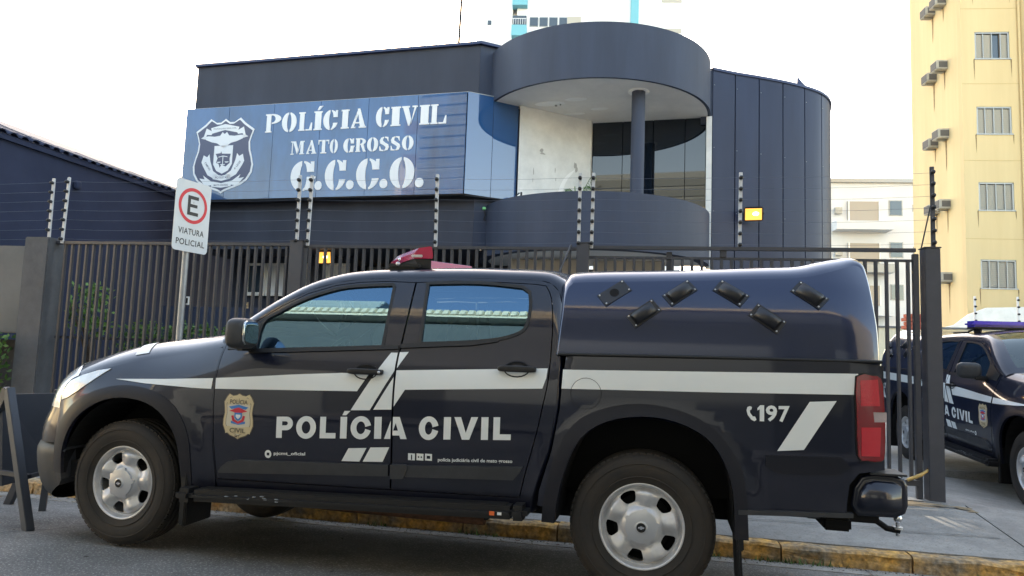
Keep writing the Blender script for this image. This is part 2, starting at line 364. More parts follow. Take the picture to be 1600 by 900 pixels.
def stencil(ch,w):
    g=.05; sf=.075; st=min(.26,w*.40)
    def stem(x,s=st,top=True,bot=True,ov=.06):
        a=[rect(x,0,x+s,1)]
        if bot: a.append([(x-ov,0),(x+s+ov,0),(x+s+ov,sf),(x-ov,sf)])
        if top: a.append([(x-ov,1-sf),(x+s+ov,1-sf),(x+s+ov,1),(x-ov,1)])
        return a
    if ch in 'IÍ':
        s=w-.12; a=stem(.06,s)
        if ch=='Í': a.append([(w*.35,1.06),(w*.6,1.06),(w*1.05,1.28),(w*.6,1.28)])
        return a,[]
    x0=.06+st+g
    if ch=='P': return stem(.06)+[[(x0,.46)]+ell(x0,.73,w-x0,.27,16,-90,90)+[(x0,1)]],[[(x0-.01,.53)]+ell(x0-.01,.73,(w-x0)*.42,.20,12,-90,90)]
    if ch=='O': return [ell(w/2,.5,w/2,.53,36)],[ell(w/2,.5,w*.15,.46,28),rect(w/2-g*.8,-.1,w/2+g*.8,1.1)]
    if ch in 'CG':
        s=[ell(w*.54,.5,w*.15,.46,28),rect(w*.5-g*.8,-.1,w*.5+g*.8,1.1),rect(w*.60,.34,w*1.2,.64)]
        a=[ell(w/2,.5,w/2,.53,36),rect(w*.82,.64,w*.97,1.0)]
        if ch=='C': return a,s
        s[2]=rect(w*.60,.47,w*1.3,.64); return a+[rect(w*.62,.0,w*.94,.42),rect(w*.55,.40,w*1.05,.47)],s
    if ch=='L': return stem(.06)+[[(.06+st+.02,0),(w,0),(w,.42),(w-.06,.42),(w-.16,sf),(.06+st+.02,sf)]],[rect(.06+st+.05,-.1,.06+st+.05+g,.3)]
    if ch=='A': return [[(0,0),(w*.30,0),(w*.30,sf),(w*.19,sf),(w*.46,.72),(w*.42,.95)],[(w*.40,1.02),(w*.56,1.02),(w*.93,sf),(w,sf),(w,0),(w*.52,0),(w*.52,sf),(w*.60,sf)],rect(w*.24,.24,w*.60,.31)],[[(w*.395,1.1),(w*.42,1.1),(w*.30,.5),(w*.27,.5)]]
    if ch=='V': return [[(0,1),(w*.50,1),(w*.50,1-sf),(w*.42,1-sf),(w*.62,.30),(w*.52,-.02),(w*.44,-.02),(w*.07,1-sf),(0,1-sf)],[(w*.66,1),(w,1),(w,1-sf),(w*.92,1-sf),(w*.60,.05),(w*.66,.34),(w*.80,1-sf),(w*.66,1-sf)]],[]
    if ch=='M':
        return [rect(.0,0,w*.24,sf),rect(w*.09,0,w*.15,1),rect(.0,1-sf,w*.2,1),[(w*.14,1),(w*.36,1),(w*.56,.35),(w*.48,.02)],[(w*.52,.02),(w*.60,.3),(w*.76,1),(w*.70,1)],rect(w*.72,0,w*.93,1),rect(w*.66,0,w,sf),rect(w*.72,1-sf,w,1)],[]
    if ch=='T':
        return [rect(w*.5-st/2,0,w*.5+st/2,1),rect(w*.22,0,w*.78,sf),rect(0,1-sf-.02,w*.5-st/2-g,1),rect(w*.5+st/2+g,1-sf-.02,w,1),[(0,1),(.07,1),(.05,.68),(0,.68)],[(w-.07,1),(w,1),(w,.68),(w-.05,.68)]],[]
    if ch=='R':
        return stem(.06)+[[(x0,.50)]+ell(x0,.75,(w-x0)*.9,.25,16,-90,90)+[(x0,1)],[(st+.16,.48),(st+.36,.54),(w*.92,.06),(w,.06),(w,0),(w*.74,0)]],[[(x0-.01,.58)]+ell(x0-.01,.75,(w-x0)*.38,.17,12,-90,90)]
    if ch=='S':
        a=[(w*.92,.68),(w*.88,1.0),(w*.82,1.0),(w*.5,1.03),(w*.18,.96),(w*.04,.76),(w*.10,.55),(w*.45,.40),(w*.66,.27),(w*.62,.10),(w*.45,.05),(w*.22,.10),(w*.10,.34),(w*.04,.34),(w*.05,0),(w*.11,0),(w*.5,-.03),(w*.86,.05),(w*.98,.26),(w*.90,.46),(w*.60,.60),(w*.36,.74),(w*.38,.90),(w*.52,.95),(w*.74,.90),(w*.86,.68)]
        return [a],[rect(w*.5-g*.6,-.1,w*.5+g*.6,.28),rect(w*.5-g*.6,.72,w*.5+g*.6,1.1)]
    if ch=='.': return [ell(w/2,.15,w/2,.16,16)],[]
def place(gl,x,y,h,kx=1.0):
    # kx squeezes the width so that a glyph measured as x extents fits cap height h
    a,s=gl; f=lambda P:[(x+px*h*kx,y+py*h) for px,py in P]
    return [f(p) for p in a],[f(p) for p in s]
# ================================================================ PICKUP TRUCK (x forward from the rear axle, y to its left, z up)
def sm(a,b,x):
    t=max(0.,min(1.,(x-a)/(b-a))); return t*t*(3-2*t)
KN=[(.30,.865),(.42,.89),(.55,.905),(.78,.922),(.95,.925),(1.06,.918),(1.14,.902),(1.19,.882),(1.26,.855),(1.40,.803),(1.55,.742),(1.70,.672),(1.9,.57)]
def cr(K,x):
    # smooth (catmull-rom) interpolation of a table
    if x<=K[0][0]: return K[0][1]
    if x>=K[-1][0]: return K[-1][1]
    for i in range(len(K)-1):
        if K[i][0]<=x<=K[i+1][0]: break
    x0,y0=K[i];x1,y1=K[i+1];h=x1-x0
    m0=(y1-K[i-1][1])/(x1-K[i-1][0]) if i>0 else (y1-y0)/h
    m1=(K[i+2][1]-y0)/(K[i+2][0]-x0) if i+2<len(K) else (y1-y0)/h
    t=(x-x0)/h
    return (2*t**3-3*t*t+1)*y0+(t**3-2*t*t+t)*h*m0+(-2*t**3+3*t*t)*y1+(t**3-t*t)*h*m1
KB=[(.30,.90),(.5,.915),(.78,.925),(1.05,.922),(1.20,.915),(1.3,.90)]
KF=[(.30,.87),(.5,.90),(.7,.918),(.85,.92),(.95,.905),(1.02,.872),(1.08,.83),(1.15,.77),(1.25,.68)]
def f_side(s,z):
    c=cr(KN,z); b=cr(KB,z); f=cr(KF,z)
    if s<.6: y=b+(c-b)*sm(.36,.48,s) if z>0 else b
    else: y=c+(f-c)*sm(2.2,3.1,s)
    for ws in (0.,3.096):
        d=math.hypot(s-ws,(z-.38)); y+=.026*(1-sm(.50,.66,d))*(1-sm(.9,1.02,z))
    if s>3.3: y-=.42*((s-3.3)/.7)**2.6
    if s<-.95: y-=.10*((-.95-s)/.35)**2
    return y
KS=[(1.2,.90),(1.3,.895),(1.45,.865),(1.6,.80),(1.7,.73),(1.85,.60)]
def f_shell(s,z):
    y=cr(KS,z)
    if s<-.9: y-=.12*((-.9-s)/.3)**2
    return y
HW=.90
def side_surf(side,f=f_side):
    def S(s,z):
        e=.004; y=f(s,z); fs=(f(s+e,z)-f(s-e,z))/(2*e); fz=(f(s,z+e)-f(s,z-e))/(2*e)
        return Vector((s,side*y,z)),Vector((-fs,side*1.0,-fz*1.0)).normalized()
    return S
def arc(cx,cz,r,a0,a1,n=18,rz=None):
    rz=rz or r
    return [(cx+r*math.cos(math.radians(a0+(a1-a0)*k/(n-1))),cz+rz*math.sin(math.radians(a0+(a1-a0)*k/(n-1)))) for k in range(n)]
def smooth_poly(P,n=4,closed=False):
    """catmull-rom through the points"""
    o=[]; L=len(P); R=range(L if closed else L-1)
    for i in R:
        p0=P[(i-1)%L] if closed or i>0 else P[i]; p1=P[i]; p2=P[(i+1)%L]; p3=P[(i+2)%L] if closed or i+2<L else p2
        for k in range(n):
            t=k/n; o.append(tuple(.5*((2*b)+(-a+c)*t+(2*a-5*b+4*c-d)*t*t+(-a+3*b-3*c+d)*t**3) for a,b,c,d in zip(p0,p1,p2,p3)))
    if not closed: o.append(tuple(P[-1]))
    return o
class Loft:
    """outline in the (s,z) plane where the side skin ends, carried across the body: rows (s,z,ry,rn,crown,phi0)"""
    def __init__(L,rows,f,n=4):
        L.rows=smooth_poly(rows,n); L.f=f; L.N=len(L.rows); L.rev=rows[-1][0]<rows[0][0]
        L.nrm=[]
        for i in range(L.N):
            a=L.rows[max(0,i-1)]; b=L.rows[min(L.N-1,i+1)]; d=Vector((b[0]-a[0],b[1]-a[1])).normalized(); L.nrm.append((d.y,-d.x) if L.rev else (-d.y,d.x))
        for _ in range(2):
            q=L.nrm[:]
            for i in range(1,L.N-1):
                v=Vector((q[i-1][0]+2*q[i][0]+q[i+1][0],q[i-1][1]+2*q[i][1]+q[i+1][1])).normalized(); L.nrm[i]=tuple(v)
    def P(L,t,q,sgn=1,off=0):
        i=min(int(t),L.N-2); u=t-i; A,B=L.rows[i],L.rows[i+1]
        s,z,ry,rn,cr_,ph=[a+(b-a)*u for a,b in zip(A,B)]
        n=Vector(tuple(a+(b-a)*u for a,b in zip(L.nrm[i],L.nrm[i+1]))).normalized()
        Y=L.f(s,z); p0=math.radians(ph)
        if q<.45:
            phi=p0+(math.pi/2-p0)*q/.45; y=Y-ry*(math.cos(p0)-math.cos(phi))/math.cos(p0); h=rn*(math.sin(phi)-math.sin(p0))/(1-math.sin(p0))
        else:
            k=(q-.45)/.55; y=(Y-ry)*(1-k); h=rn
        w=max(0,1-(y/Y)**2); h+=cr_*w*(min(1,q/.45))
        return Vector((s+n[0]*(h+off),sgn*y,z+n[1]*(h+off)))
    def mesh(L,mb,m,q0=0,q1=1,t0=0,t1=None,nq=14,skip=None,off=0,flip=False,full=True):
        t1=t1 if t1 is not None else L.N-1
        nt_=max(1,int(round(t1-t0))); qs=[q0+(q1-q0)*k/nq for k in range(nq+1)]
        cols=[(q,1) for q in qs]+([(q,-1) for q in qs[::-1][(1 if q1==1 else 0):]] if full else [])
        vs=[];fs=[]; n=len(cols)
        for i in range(nt_+1):
            t=t0+(t1-t0)*i/nt_
            for q,sg in cols: vs.append(L.P(t,q,sg,off))
        for i in range(nt_):
            for j in range(n-1):
                if skip and skip(t0+(t1-t0)*(i+.5)/nt_,(cols[j][0]+cols[j+1][0])/2): continue
                f=(i*n+j,(i+1)*n+j,(i+1)*n+j+1,i*n+j+1); fs.append(f if L.rev!=flip else f[::-1])
        mb.add(vs,fs,m,True); return mb
ARF=[(2.665,.36),(2.67,.46),(2.705,.66),(2.80,.79),(2.92,.86),(3.083,.885),(3.23,.862),(3.36,.79),(3.455,.69),(3.52,.545),(3.53,.40)]
ARR=[(.445,.36),(.435,.46),(.40,.62),(.32,.80),(.186,.897),(.0,.932),(-.17,.913),(-.313,.845),(-.40,.731),(-.445,.58),(-.455,.36)]
ARFo=[(2.60,.36),(2.603,.50),(2.635,.69),(2.74,.85),(2.90,.93),(3.09,.956),(3.26,.93),(3.43,.85),(3.55,.72),(3.60,.60),(3.61,.40)]
ARRo=[(.515,.36),(.50,.505),(.455,.69),(.36,.87),(.21,.96),(.02,.997),(-.17,.975),(-.33,.905),(-.435,.79),(-.50,.64),(-.52,.36)]
DSEAM=smooth_poly([(2.497,1.24),(2.500,1.15),(2.497,1.05),(2.490,.88),(2.478,.66),(2.452,.44)],3)
BSEAM=smooth_poly([(1.368,.455),(1.365,.70),(1.369,.95),(1.369,1.15),(1.362,1.26),(1.352,1.45),(1.346,1.635)],3)
RSEAM=smooth_poly([(.560,1.625),(.525,1.56),(.505,1.45),(.497,1.32),(.496,1.16),(.502,1.07),(.522,.96),(.545,.84),(.578,.71),(.612,.58),(.637,.468)],3)
WINF=smooth_poly([(2.262,1.205),(2.262,1.36),(2.171,1.43),(2.02,1.515),(1.827,1.580),(1.674,1.600),(1.49,1.610)],3)+[(1.482,1.60),(1.479,1.25)]
WINR=[(1.262,1.615),(1.264,1.620)]+smooth_poly([(1.25,1.622),(.957,1.628),(.70,1.606)],3)+smooth_poly([(.66,1.58),(.645,1.496),(.655,1.396),(.690,1.352),(.80,1.315),(.99,1.292),(1.245,1.276)],3)
def grow(P,d):
    A=np.array(P,float); n=len(A); out=[]
    area=sum(A[i][0]*A[(i+1)%n][1]-A[(i+1)%n][0]*A[i][1] for i in range(n))
    sg=1 if area>0 else -1
    for i in range(n):
        a,b,c=A[i-1],A[i],A[(i+1)%n]; u=b-a; v=c-b
        lu=np.hypot(*u) or 1e-9; lv=np.hypot(*v) or 1e-9
        nn=np.array([u[1]/lu+v[1]/lv,-u[0]/lu-v[0]/lv])*sg; l=np.hypot(*nn) or 1e-9
        k=min(2.0,2/ l) if l>.5 else 1.5
        out.append(tuple(b+nn/l*d*min(1.6,k)))
    return out
DOORF=DSEAM[::-1]+[(2.497,1.24),(2.45,1.275),(2.34,1.355),(2.171,1.470),(2.02,1.552),(1.85,1.607),(1.70,1.630),(1.52,1.640)]+BSEAM[::-1]
DOORF=list(DSEAM)+list(BSEAM)+[(1.52,1.640),(1.70,1.632),(1.85,1.610),(2.02,1.556),(2.171,1.474),(2.32,1.372),(2.45,1.278)]
DOORR=[(a-.0,b) for a,b in BSEAM][::-1]
DOORR=list(RSEAM)+[(x,z) for x,z in BSEAM]+[(1.10,1.648),(.80,1.642),(.62,1.634)]
CABLINE=[(2.53,1.235),(2.42,1.315),(2.30,1.40),(2.171,1.487),(2.02,1.572),(1.85,1.626),(1.70,1.648),(1.50,1.659),(1.09,1.667),(.80,1.662),(.60,1.655),(.53,1.635),(.485,1.59)]
CABREAR=[(.455,1.50),(.447,1.319),(.446,1.147),(.452,.955),(.489,.733),(.530,.618),(.575,.47),(.58,.40)]
HOODL=[(2.50,1.215,.12,.065,.055,25),(2.66,1.185,.14,.07,.07,26),(2.85,1.150,.16,.075,.08,26),(3.02,1.120,.18,.08,.085,26),(3.18,1.087,.20,.085,.085,26),(3.33,1.045,.22,.09,.08,24),(3.45,1.008,.25,.095,.07,22),(3.545,.965,.29,.12,.06,16),(3.592,.885,.32,.18,.05,8),(3.60,.77,.36,.24,.05,3),(3.61,.67,.38,.29,.05,0),(3.61,.58,.38,.30,.05,0)]
FENDER=list(DSEAM)[::-1]
def gap(P,d=.0035): return grow(P,-d)
mat('vent_paint',(.006,.007,.012),.38,spec=.6)
def wheel(T,s,side,steer=0,dz=0):
    w=empty('wheel'); w.parent=T; w.location=(s,side*HW,.372-dz); w.rotation_euler=(0,0,(0 if side>0 else math.pi)+steer)
    # local y outward
    t=MB(); prof=[(.205,-.02),(.222,-.012),(.232,-.010),(.245,-.004),(.275,.004),(.305,.006),(.332,.001),(.350,-.010),(.361,-.024),(.366,-.036)]
    prof+= [(.372,-.044),(.373,-.068),(.366,-.070),(.366,-.078),(.374,-.080),(.375,-.108),(.367,-.110),(.367,-.120),(.375,-.122),(.375,-.15),(.367,-.152),(.367,-.16),(.374,-.162),(.372,-.195),(.36,-.215),(.33,-.236),(.27,-.24),(.22,-.22)]
    t.lathe(prof,'rubber',72)
    for k in range(64):                                     # shoulder lugs, cut apart by grooves
        a=2*math.pi*k/64; R=Matrix.Rotation(a,3,'Y')
        t.box(R@Vector((.3640,-.040,0)),(.013,.028,.026),'rubber',0,R)
    for r in (.252,.318): t.lathe([(r-.004,.0052 if r>.3 else .0),(r,.0085 if r>.3 else .0035),(r+.004,.0052 if r>.3 else .0)],'rubber',72)
    tb=t.build('tyre',w)
    # pressed steel disc with five windows and raised pads
    def yd(x,z):
        r=math.hypot(x,z); a=math.atan2(z,x)
        K=[(.0,-.014),(.085,-.014),(.100,-.030),(.115,-.034),(.135,-.028),(.165,-.026),(.182,-.036),(.192,-.046),(.199,-.034),(.206,-.014),(.213,-.009),(.220,-.012),(.224,-.020)]
        y=cr(K,r); c=math.cos(5*(a-math.radians(64)))       # windows where c=1
        pad=(.5-.5*c)**1.6; y+=.018*pad*sm(.095,.118,r)*(1-sm(.172,.192,r)); y-=.010*(1-pad)*sm(.10,.13,r)*(1-sm(.175,.19,r)); return y
    def S(x,z):
        e=.0015; fx=(yd(x+e,z)-yd(x-e,z))/(2*e); fz=(yd(x,z+e)-yd(x,z-e))/(2*e); return Vector((x,yd(x,z),z)),Vector((-fx,1,-fz)).normalized()
    holes=[]
    for k in range(5):
        a=math.radians(64+72*k); c,s_=math.cos(a),math.sin(a)
        H=[(-.016,.122),(.016,.122),(.027,.130),(.041,.160),(.036,.176),(.0,.184),(-.036,.176),(-.041,.160),(-.027,.130)]
        H=smooth_poly(H,2,True)
        holes.append([(q*c-p*s_,q*s_+p*c) for p,q in H])
    pts=[(r*math.cos(2*math.pi*k/90),r*math.sin(2*math.pi*k/90)) for r in (.074,.088,.098,.165,.173,.181,.189,.196,.204,.213) for k in range(90)]
    pts+=[(r*math.cos(2*math.pi*k/90),r*math.sin(2*math.pi*k/90)) for r in (.107,.116,.125,.134,.143,.152,.159) for k in range(90)]
    pts=[p for p,ok in zip(pts,~inside(pts,[[(x*1.0,z*1.0) for x,z in h] for h in holes])) if ok]
    pts+=[(r*math.cos(2*math.pi*k/24),r*math.sin(2*math.pi*k/24)) for r in (.02,.045,.06) for k in range(24)]
    V,Tt=region([ell(0,0,.224,.224,90)],holes,None,pts)
    d=MB(); lay(d,(V,Tt),S,'silver',0,.012,flip=True)
    d.lathe([(.224,-.02),(.205,-.03),(.200,-.18),(.215,-.22)],'silver',48)
    for k in range(6):
        a=2*math.pi*k/6
    d.build('rim',w)
    c=MB(); poly=[]
    for k in range(72):
        a=2*math.pi*k/72; rr=.081+.0125*(1 if math.cos(5*(a-math.radians(100)))>.78 else 0); poly.append((rr*math.cos(a),rr*math.sin(a)))
    def capy(x,z):
        r=math.hypot(x,z); return Vector((x,.012*(1-(r/.092)**2)+.000+(.003 if r<.034 else 0),z)),Vector((x*2.2,1,z*2.2)).normalized()
    lay(c,region([poly],(),.016),capy,'cap_silver',0,.03,flip=True)
    c.lathe([(.0,.0160),(.024,.0160),(.029,.0155),(.034,.011)],'cap_silver',24)
    lay(c,region([ell(0,0,.024,.024,20)]),flat((0,.0168,0),(-1,0,0),(0,0,1)),'rubber_seal',0,0,smooth=False)
    bow=[(-.016,-.004),(-.006,-.004),(-.007,-.008),(.005,-.008),(.006,-.004),(.015,-.004),(.017,.004),(.006,.004),(.007,.008),(-.005,.008),(-.006,.004),(-.014,.004)]
    lay(c,region([bow]),flat((0,.0178,0),(-1,0,0)),'chrome',0,0,smooth=False)
    c.build('hub_cap',w)
    b=MB(); b.lathe([(0,-.10),(.15,-.10),(.15,-.12),(0,-.12)],'under',32); b.lathe([(.198,-.16),(.0,-.16)],'under',32); b.build('brake_disc',w)
    return w
def badge_mb(S,cx,cz,w,h,fx=1):
    """five layered pieces of the gold shield"""
    mb=MB()
    def T(P): return [(cx+fx*x*w/2,cz+y*h/2) for x,y in P]
    half=[(0,1.0),(.18,.93),(.42,.90),(.66,.98),(.80,.86),(.98,.62),(.93,.40),(.90,.15),(.97,-.15),(.98,-.40),(.84,-.66),(.50,-.84),(.18,-.92),(0,-1.0)]
    sh=half+[(-x,y) for x,y in half[::-1][1:-1]]
    fl=fx*mb_side(S)<0
    def put(P,m,o,subs=()): lay(mb,region([T(p) for p in P],[T(p) for p in subs]),S,m,o,0,flip=fl_)
    fl_=S(cx,cz)[1].y>0
    put([sh],'badge_line',.0030); put([[(x*.95,y*.96) for x,y in sh]],'badge_gold',.0036)
    put([[(x*.80,y*.84) for x,y in sh]],'badge_line',.0040); put([[(x*.775,y*.82) for x,y in sh]],'badge_cream',.0044)
    put([[(-.74,.44),(-.60,.52),(0,.60),(.60,.52),(.74,.44),(.72,.74),(.5,.78),(0,.86),(-.5,.78),(-.72,.74)]],'badge_gold',.0048)
    put([[(-.78,-.74),(-.62,-.70),(0,-.76),(.62,-.70),(.78,-.74),(.80,-.46),(.64,-.42),(0,-.48),(-.64,-.42),(-.80,-.46)]],'badge_gold',.0048)
    put([[(-.62,.40),(0,.50),(.62,.40),(.45,.30),(0,.36),(-.45,.30)],[(-.45,-.30),(0,-.36),(.45,-.30),(.45,-.20),(0,-.26),(-.45,-.20)]],'badge_blue',.0052)
    put([[(-.58,.22),(-.2,.34),(0,.38),(.2,.34),(.58,.22),(.30,.18),(.12,.10),(-.12,.10),(-.30,.18)],[(-.44,.02),(-.30,.04),(-.22,-.14),(0,-.22),(.22,-.14),(.30,.04),(.44,.02),(.36,-.20),(0,-.32),(-.36,-.20)]],'badge_red',.0054)
    put([[(-.24,.16),(.24,.16),(.24,-.04),(.10,-.16),(0,-.20),(-.10,-.16),(-.24,-.04)]],'badge_blue',.0058)
    put([[(-.15,.08),(.15,.08),(.15,-.02),(0,-.12),(-.15,-.02)]],'vinyl',.0062)
    for tx,y0,y1,xw in (('POLÍCIA',.52,.76,.56),('CIVIL',-.70,-.50,.50),('MT',-.90,-.80,.16)):
        V,Tt=text2d(tx,.012,(-xw,y0,xw,y1)); dirx=-1 if S(cx,cz)[1].y>0 else 1
        V=[(cx+dirx*x*w/2,cz+y*h/2) for x,y in V]; lay(mb,(V,[t if dirx>0 else t for t in Tt]),S,'badge_line',.0066,0,flip=False)
    return mb
def mb_side(S): return 1
def make_truck(loc,rz,label,style):
    T=empty('police_pickup_truck',loc,rz,label,'pickup truck')
    cabsk=Loft([(s,z,.075,.045,.075,20) for s,z in CABLINE]+[(s,z,.06,.02,.03,10) for s,z in CABREAR],f_side,3)
    hood=Loft(HOODL,f_side,3)
    # loft params where the windscreen and the back window sit
    iws=[i for i,r in enumerate(cabsk.rows) if r[0]>1.74 and r[1]>1.25]; w0,w1=2,iws[-1]-1
    irs=[i for i,r in enumerate(cabsk.rows) if r[0]<.47 and 1.28<r[1]<1.52]; r0,r1=irs[0],irs[-1]
    sk=lambda t,q:(w0<=t<=w1 and q>.52) or (r0<=t<=r1 and q>.55)
    mb=MB(); cabsk.mesh(mb,'paint',nq=18,skip=sk); cab=mb.build('cab_roof',T)
    mb=MB(); cabsk.mesh(mb,'windshield_glass',q0=.5,t0=w0-.5,t1=w1+.5,off=-.004,nq=10); mb.build('windscreen',T)
    mb=MB(); cabsk.mesh(mb,'car_glass',q0=.55,t0=r0,t1=r1+1,off=-.004,nq=8); mb.build('rear_window',T)
    mb=MB(); hood.mesh(mb,'paint',nq=18,t1=hood.N-1); mb.build('hood_and_nose',T)
    # lower front bumper, grille and bow-tie
    bl=Loft([(3.50,.535,.02,.01,.0,2),(3.585,.53,.36,.12,.03,5),(3.60,.51,.40,.34,.06,3),(3.60,.48,.40,.36,.06,2),(3.585,.39,.38,.33,.06,0),(3.55,.33,.36,.25,.05,0)],f_side,3)
    mb=MB(); bl.mesh(mb,'plastic',nq=16)
    for sg in (1,-1): lay(mb,region([[(3.535,.36),(3.548,.535),(3.60,.53),(3.61,.45),(3.60,.36),(3.56,.32)]],(),None),side_surf(sg),'plastic',.004,.10,flip=sg>0)
    mb.tube([(3.86,.60,.47),(3.93,.60,.49),(3.95,.60,.46)],.014,'silver',8); mb.build('front_bumper',T)
    mb=MB(); hood.mesh(mb,'plastic_dark',q0=.62,q1=1,t0=hood.N-9,t1=hood.N-3,off=.008,nq=8)
    hood.mesh(mb,'plastic',q0=.62,q1=1,t0=hood.N-6.5,t1=hood.N-5.6,off=.02,nq=8)
    mb.build('grille',T)
    for sg in (1,-1):
        S=side_surf(sg); FL=sg>0
        Pn=lambda mb,adds,subs,m,step=.045,off=0,thick=.0,f=S:lay(mb,region(adds,subs,step),f,m,off,thick,flip=FL)
        # cab side frame with the two door openings
        cabpoly=[(2.515,1.235)]+CABLINE[1:]+CABREAR+[(2.45,.40),(2.475,.60),(2.515,.95)]
        mb=MB(); Pn(mb,[cabpoly],[grow(DOORF,.0),grow(DOORR,.0)],'paint',.05,0,.02)
        mb.build('cab_side',T)
        # doors
        doors={}
        for nm,poly,win in (('front_door',DOORF,WINF),('rear_door',DOORR,WINR)):
            mb=MB(); Pn(mb,[gap(poly,.0055)],[win],'paint',.04,.0015,.035)
            d=mb.build(nm,T); doors[nm]=d
            mb=MB(); Pn(mb,[grow(win,.016)],[grow(win,-.002)],'rubber_seal',None,.006,.012); mb.build('window_seal',d)
            mb=MB(); Pn(mb,[grow(win,.006)],[],'car_glass',.06,-.006,0); mb.build('window_glass',d)
        # window guide and sail panel in the front glass, belt strips
        mb=MB(); Pn(mb,[[(2.470,1.262),(2.31,1.365),(2.275,1.36),(2.275,1.205),(2.47,1.195)]],[],'plastic_dark',None,.008,.01); mb.build('sail_panel',doors['front_door'])
        mb=MB(); Pn(mb,[[(2.30,1.178),(1.375,1.232),(1.375,1.254),(2.30,1.204)]],[],'plastic_dark',.08,.010,.012); mb.build('belt_strip',doors['front_door'])
        mb=MB(); Pn(mb,[[(1.362,1.238),(.95,1.266),(.80,1.292),(.80,1.300),(.95,1.292),(1.362,1.262)]],[],'plastic_dark',.08,.010,.012); mb.build('belt_strip',doors['rear_door'])
        # handles
        for nm,hs,hz in (('front_door',1.540,1.102),('rear_door',.672,1.150)):
            mb=MB(); Pn(mb,[ell(hs+.005,hz-.002,.068,.040,22)],[],'under',None,.003,0)
            Pn(mb,[ell(hs+.005,hz-.002,.073,.045,22)],[ell(hs+.005,hz-.002,.066,.038,22)],'paint_matte',None,.005,.004)
            y=S(hs,hz)[0].y; mb.sell((hs,y+sg*.030,hz),(.215,.026,.034),'plastic_dark',.45,20,8)
            for dx in (-.085,.085): mb.sell((hs+dx,y+sg*.014,hz),(.040,.04,.030),'plastic_dark',.6,10,6)
            if nm=='front_door': mb.lathe([(0,.003),(.008,.002),(.008,-.004)],'silver',12,'Y',(hs-.090,y+sg*.044,hz)) if sg>0 else None
            mb.build('door_handle',doors[nm])
        # mouldings along the door bottoms
        mb=MB(); Pn(mb,[[(2.430,.492),(2.410,.520),(2.372,.550),(2.30,.566),(1.377,.598),(1.377,.536),(2.425,.484)]],[],'plastic',.06,.022,.024); mb.build('door_moulding',doors['front_door'])
        mb=MB(); Pn(mb,[[(1.362,.598),(.622,.637),(.642,.600),(.672,.565),(1.362,.536)]],[],'plastic',.06,.022,.024); Pn(mb,[[(1.362,.602),(1.275,.606),(1.262,.590),(1.285,.530),(1.362,.524)]],[],'plastic',.06,.027,.03); mb.build('door_moulding',doors['rear_door'])
        # fender
        fen=[(2.508,1.205)]+[(r[0],r[1]) for r in hood.rows if r[0]>2.52]+[(3.612,.56)]+[(3.54,.56)]+smooth_poly(ARF,3)[::-1]+[(2.462,.36),(2.459,.44),(2.486,.66),(2.498,.88),(2.505,1.05),(2.508,1.15)]
        fen=[(2.508,1.205)]+[(r[0],r[1]) for r in hood.rows[1:]]+[(3.54,.56)]+[p for p in smooth_poly(ARF,3)[::-1] if p[1]<.89][3:]+[(2.462,.36),(2.459,.44),(2.486,.66),(2.498,.88),(2.505,1.05),(2.508,1.15)]
        mb=MB(); Pn(mb,[fen],[],'paint',.04,.001,.02); fe=mb.build('front_fender',T)
        mb=MB(); Pn(mb,[smooth_poly(ARFo,3)+smooth_poly(ARF,3)[::-1]],[],'paint_matte',None,.007,.02); mb.build('wheel_arch_lip',fe)
        # bed side
        bed=[(.398,1.228),(-1.135,1.250),(-1.160,1.19),(-1.172,1.05),(-1.172,.74),(-1.150,.56),(-1.10,.515),(-.50,.497)]+smooth_poly(ARR,3)[::-1]+[(.54,.40),(.505,.60),(.468,.733),(.432,.955),(.424,1.10),(.42,1.228)]
        bed=[(.41,1.228),(-1.128,1.250),(-1.146,1.19),(-1.150,1.05),(-1.150,.735),(-1.03,.715),(-.985,.66),(-.972,.56),(-.972,.510),(-.46,.497)]+[p for p in smooth_poly(ARR,3)[::-1] if p[0]>-.449 and p[0]<.442]+[(.447,.44),(.54,.44),(.53,.52),(.468,.733),(.432,.955),(.424,1.10)]
        mb=MB(); Pn(mb,[bed],[],'paint',.045,0,.03); bd=mb.build('bed_side',T)
        mb=MB(); Pn(mb,[smooth_poly(ARRo,3)+smooth_poly(ARR,3)[::-1]],[],'paint_matte',None,.007,.02); mb.build('wheel_arch_lip',bd)
        mb=MB(); Pn(mb,[ell(.297,1.036,.082,.082,32)],[ell(.297,1.036,.0795,.0795,32)],'seam_dark',None,.0045,0); mb.build('fuel_flap',bd)
        mb=MB(); Pn(mb,[[(-.60,.775),(-.95,.785),(-.99,.74),(-.93,.70),(-.66,.69),(-.60,.72)]],[],'paint_matte',None,.006,.008); mb.build('lower_moulding',bd)
        mb=MB(); Pn(mb,[[(-.47,.482),(-1.0,.503),(-1.0,.525),(-.47,.505)]],[],'plastic',None,.008,.03); mb.build('lower_edge',bd)
        # white stripes (vinyl)
        o=.0042
        def strip(parent,polys,step=.06,nm='white_stripe'):
            mb=MB(); Pn(mb,polys,[],'vinyl',step,o,0); return mb.build(nm,parent)
        strip(fe,[[(3.20,.990),(2.85,1.004),(2.512,1.024),(2.512,.962),(2.647,.962),(2.98,.972)]])
        fr=1.3735
        strip(doors['front_door'],[[(2.492,1.026),(2.226,1.047),(1.983,1.068),(1.690,1.088),(1.520,1.092),(1.585,.990),(2.485,.964)],[(1.413,1.212),(fr,1.213),(fr,1.112),(1.502,.889),(1.617,.883)],[(fr,1.078),(1.481,.893),(fr,.899)]],.05)
        strip(doors['rear_door'],[[(1.362,1.216),(1.309,1.219),(1.362,1.125)],[(1.362,1.115),(.507,1.158),(.512,1.106),(.530,1.051),(1.301,1.011),(1.362,.915)]],.05)
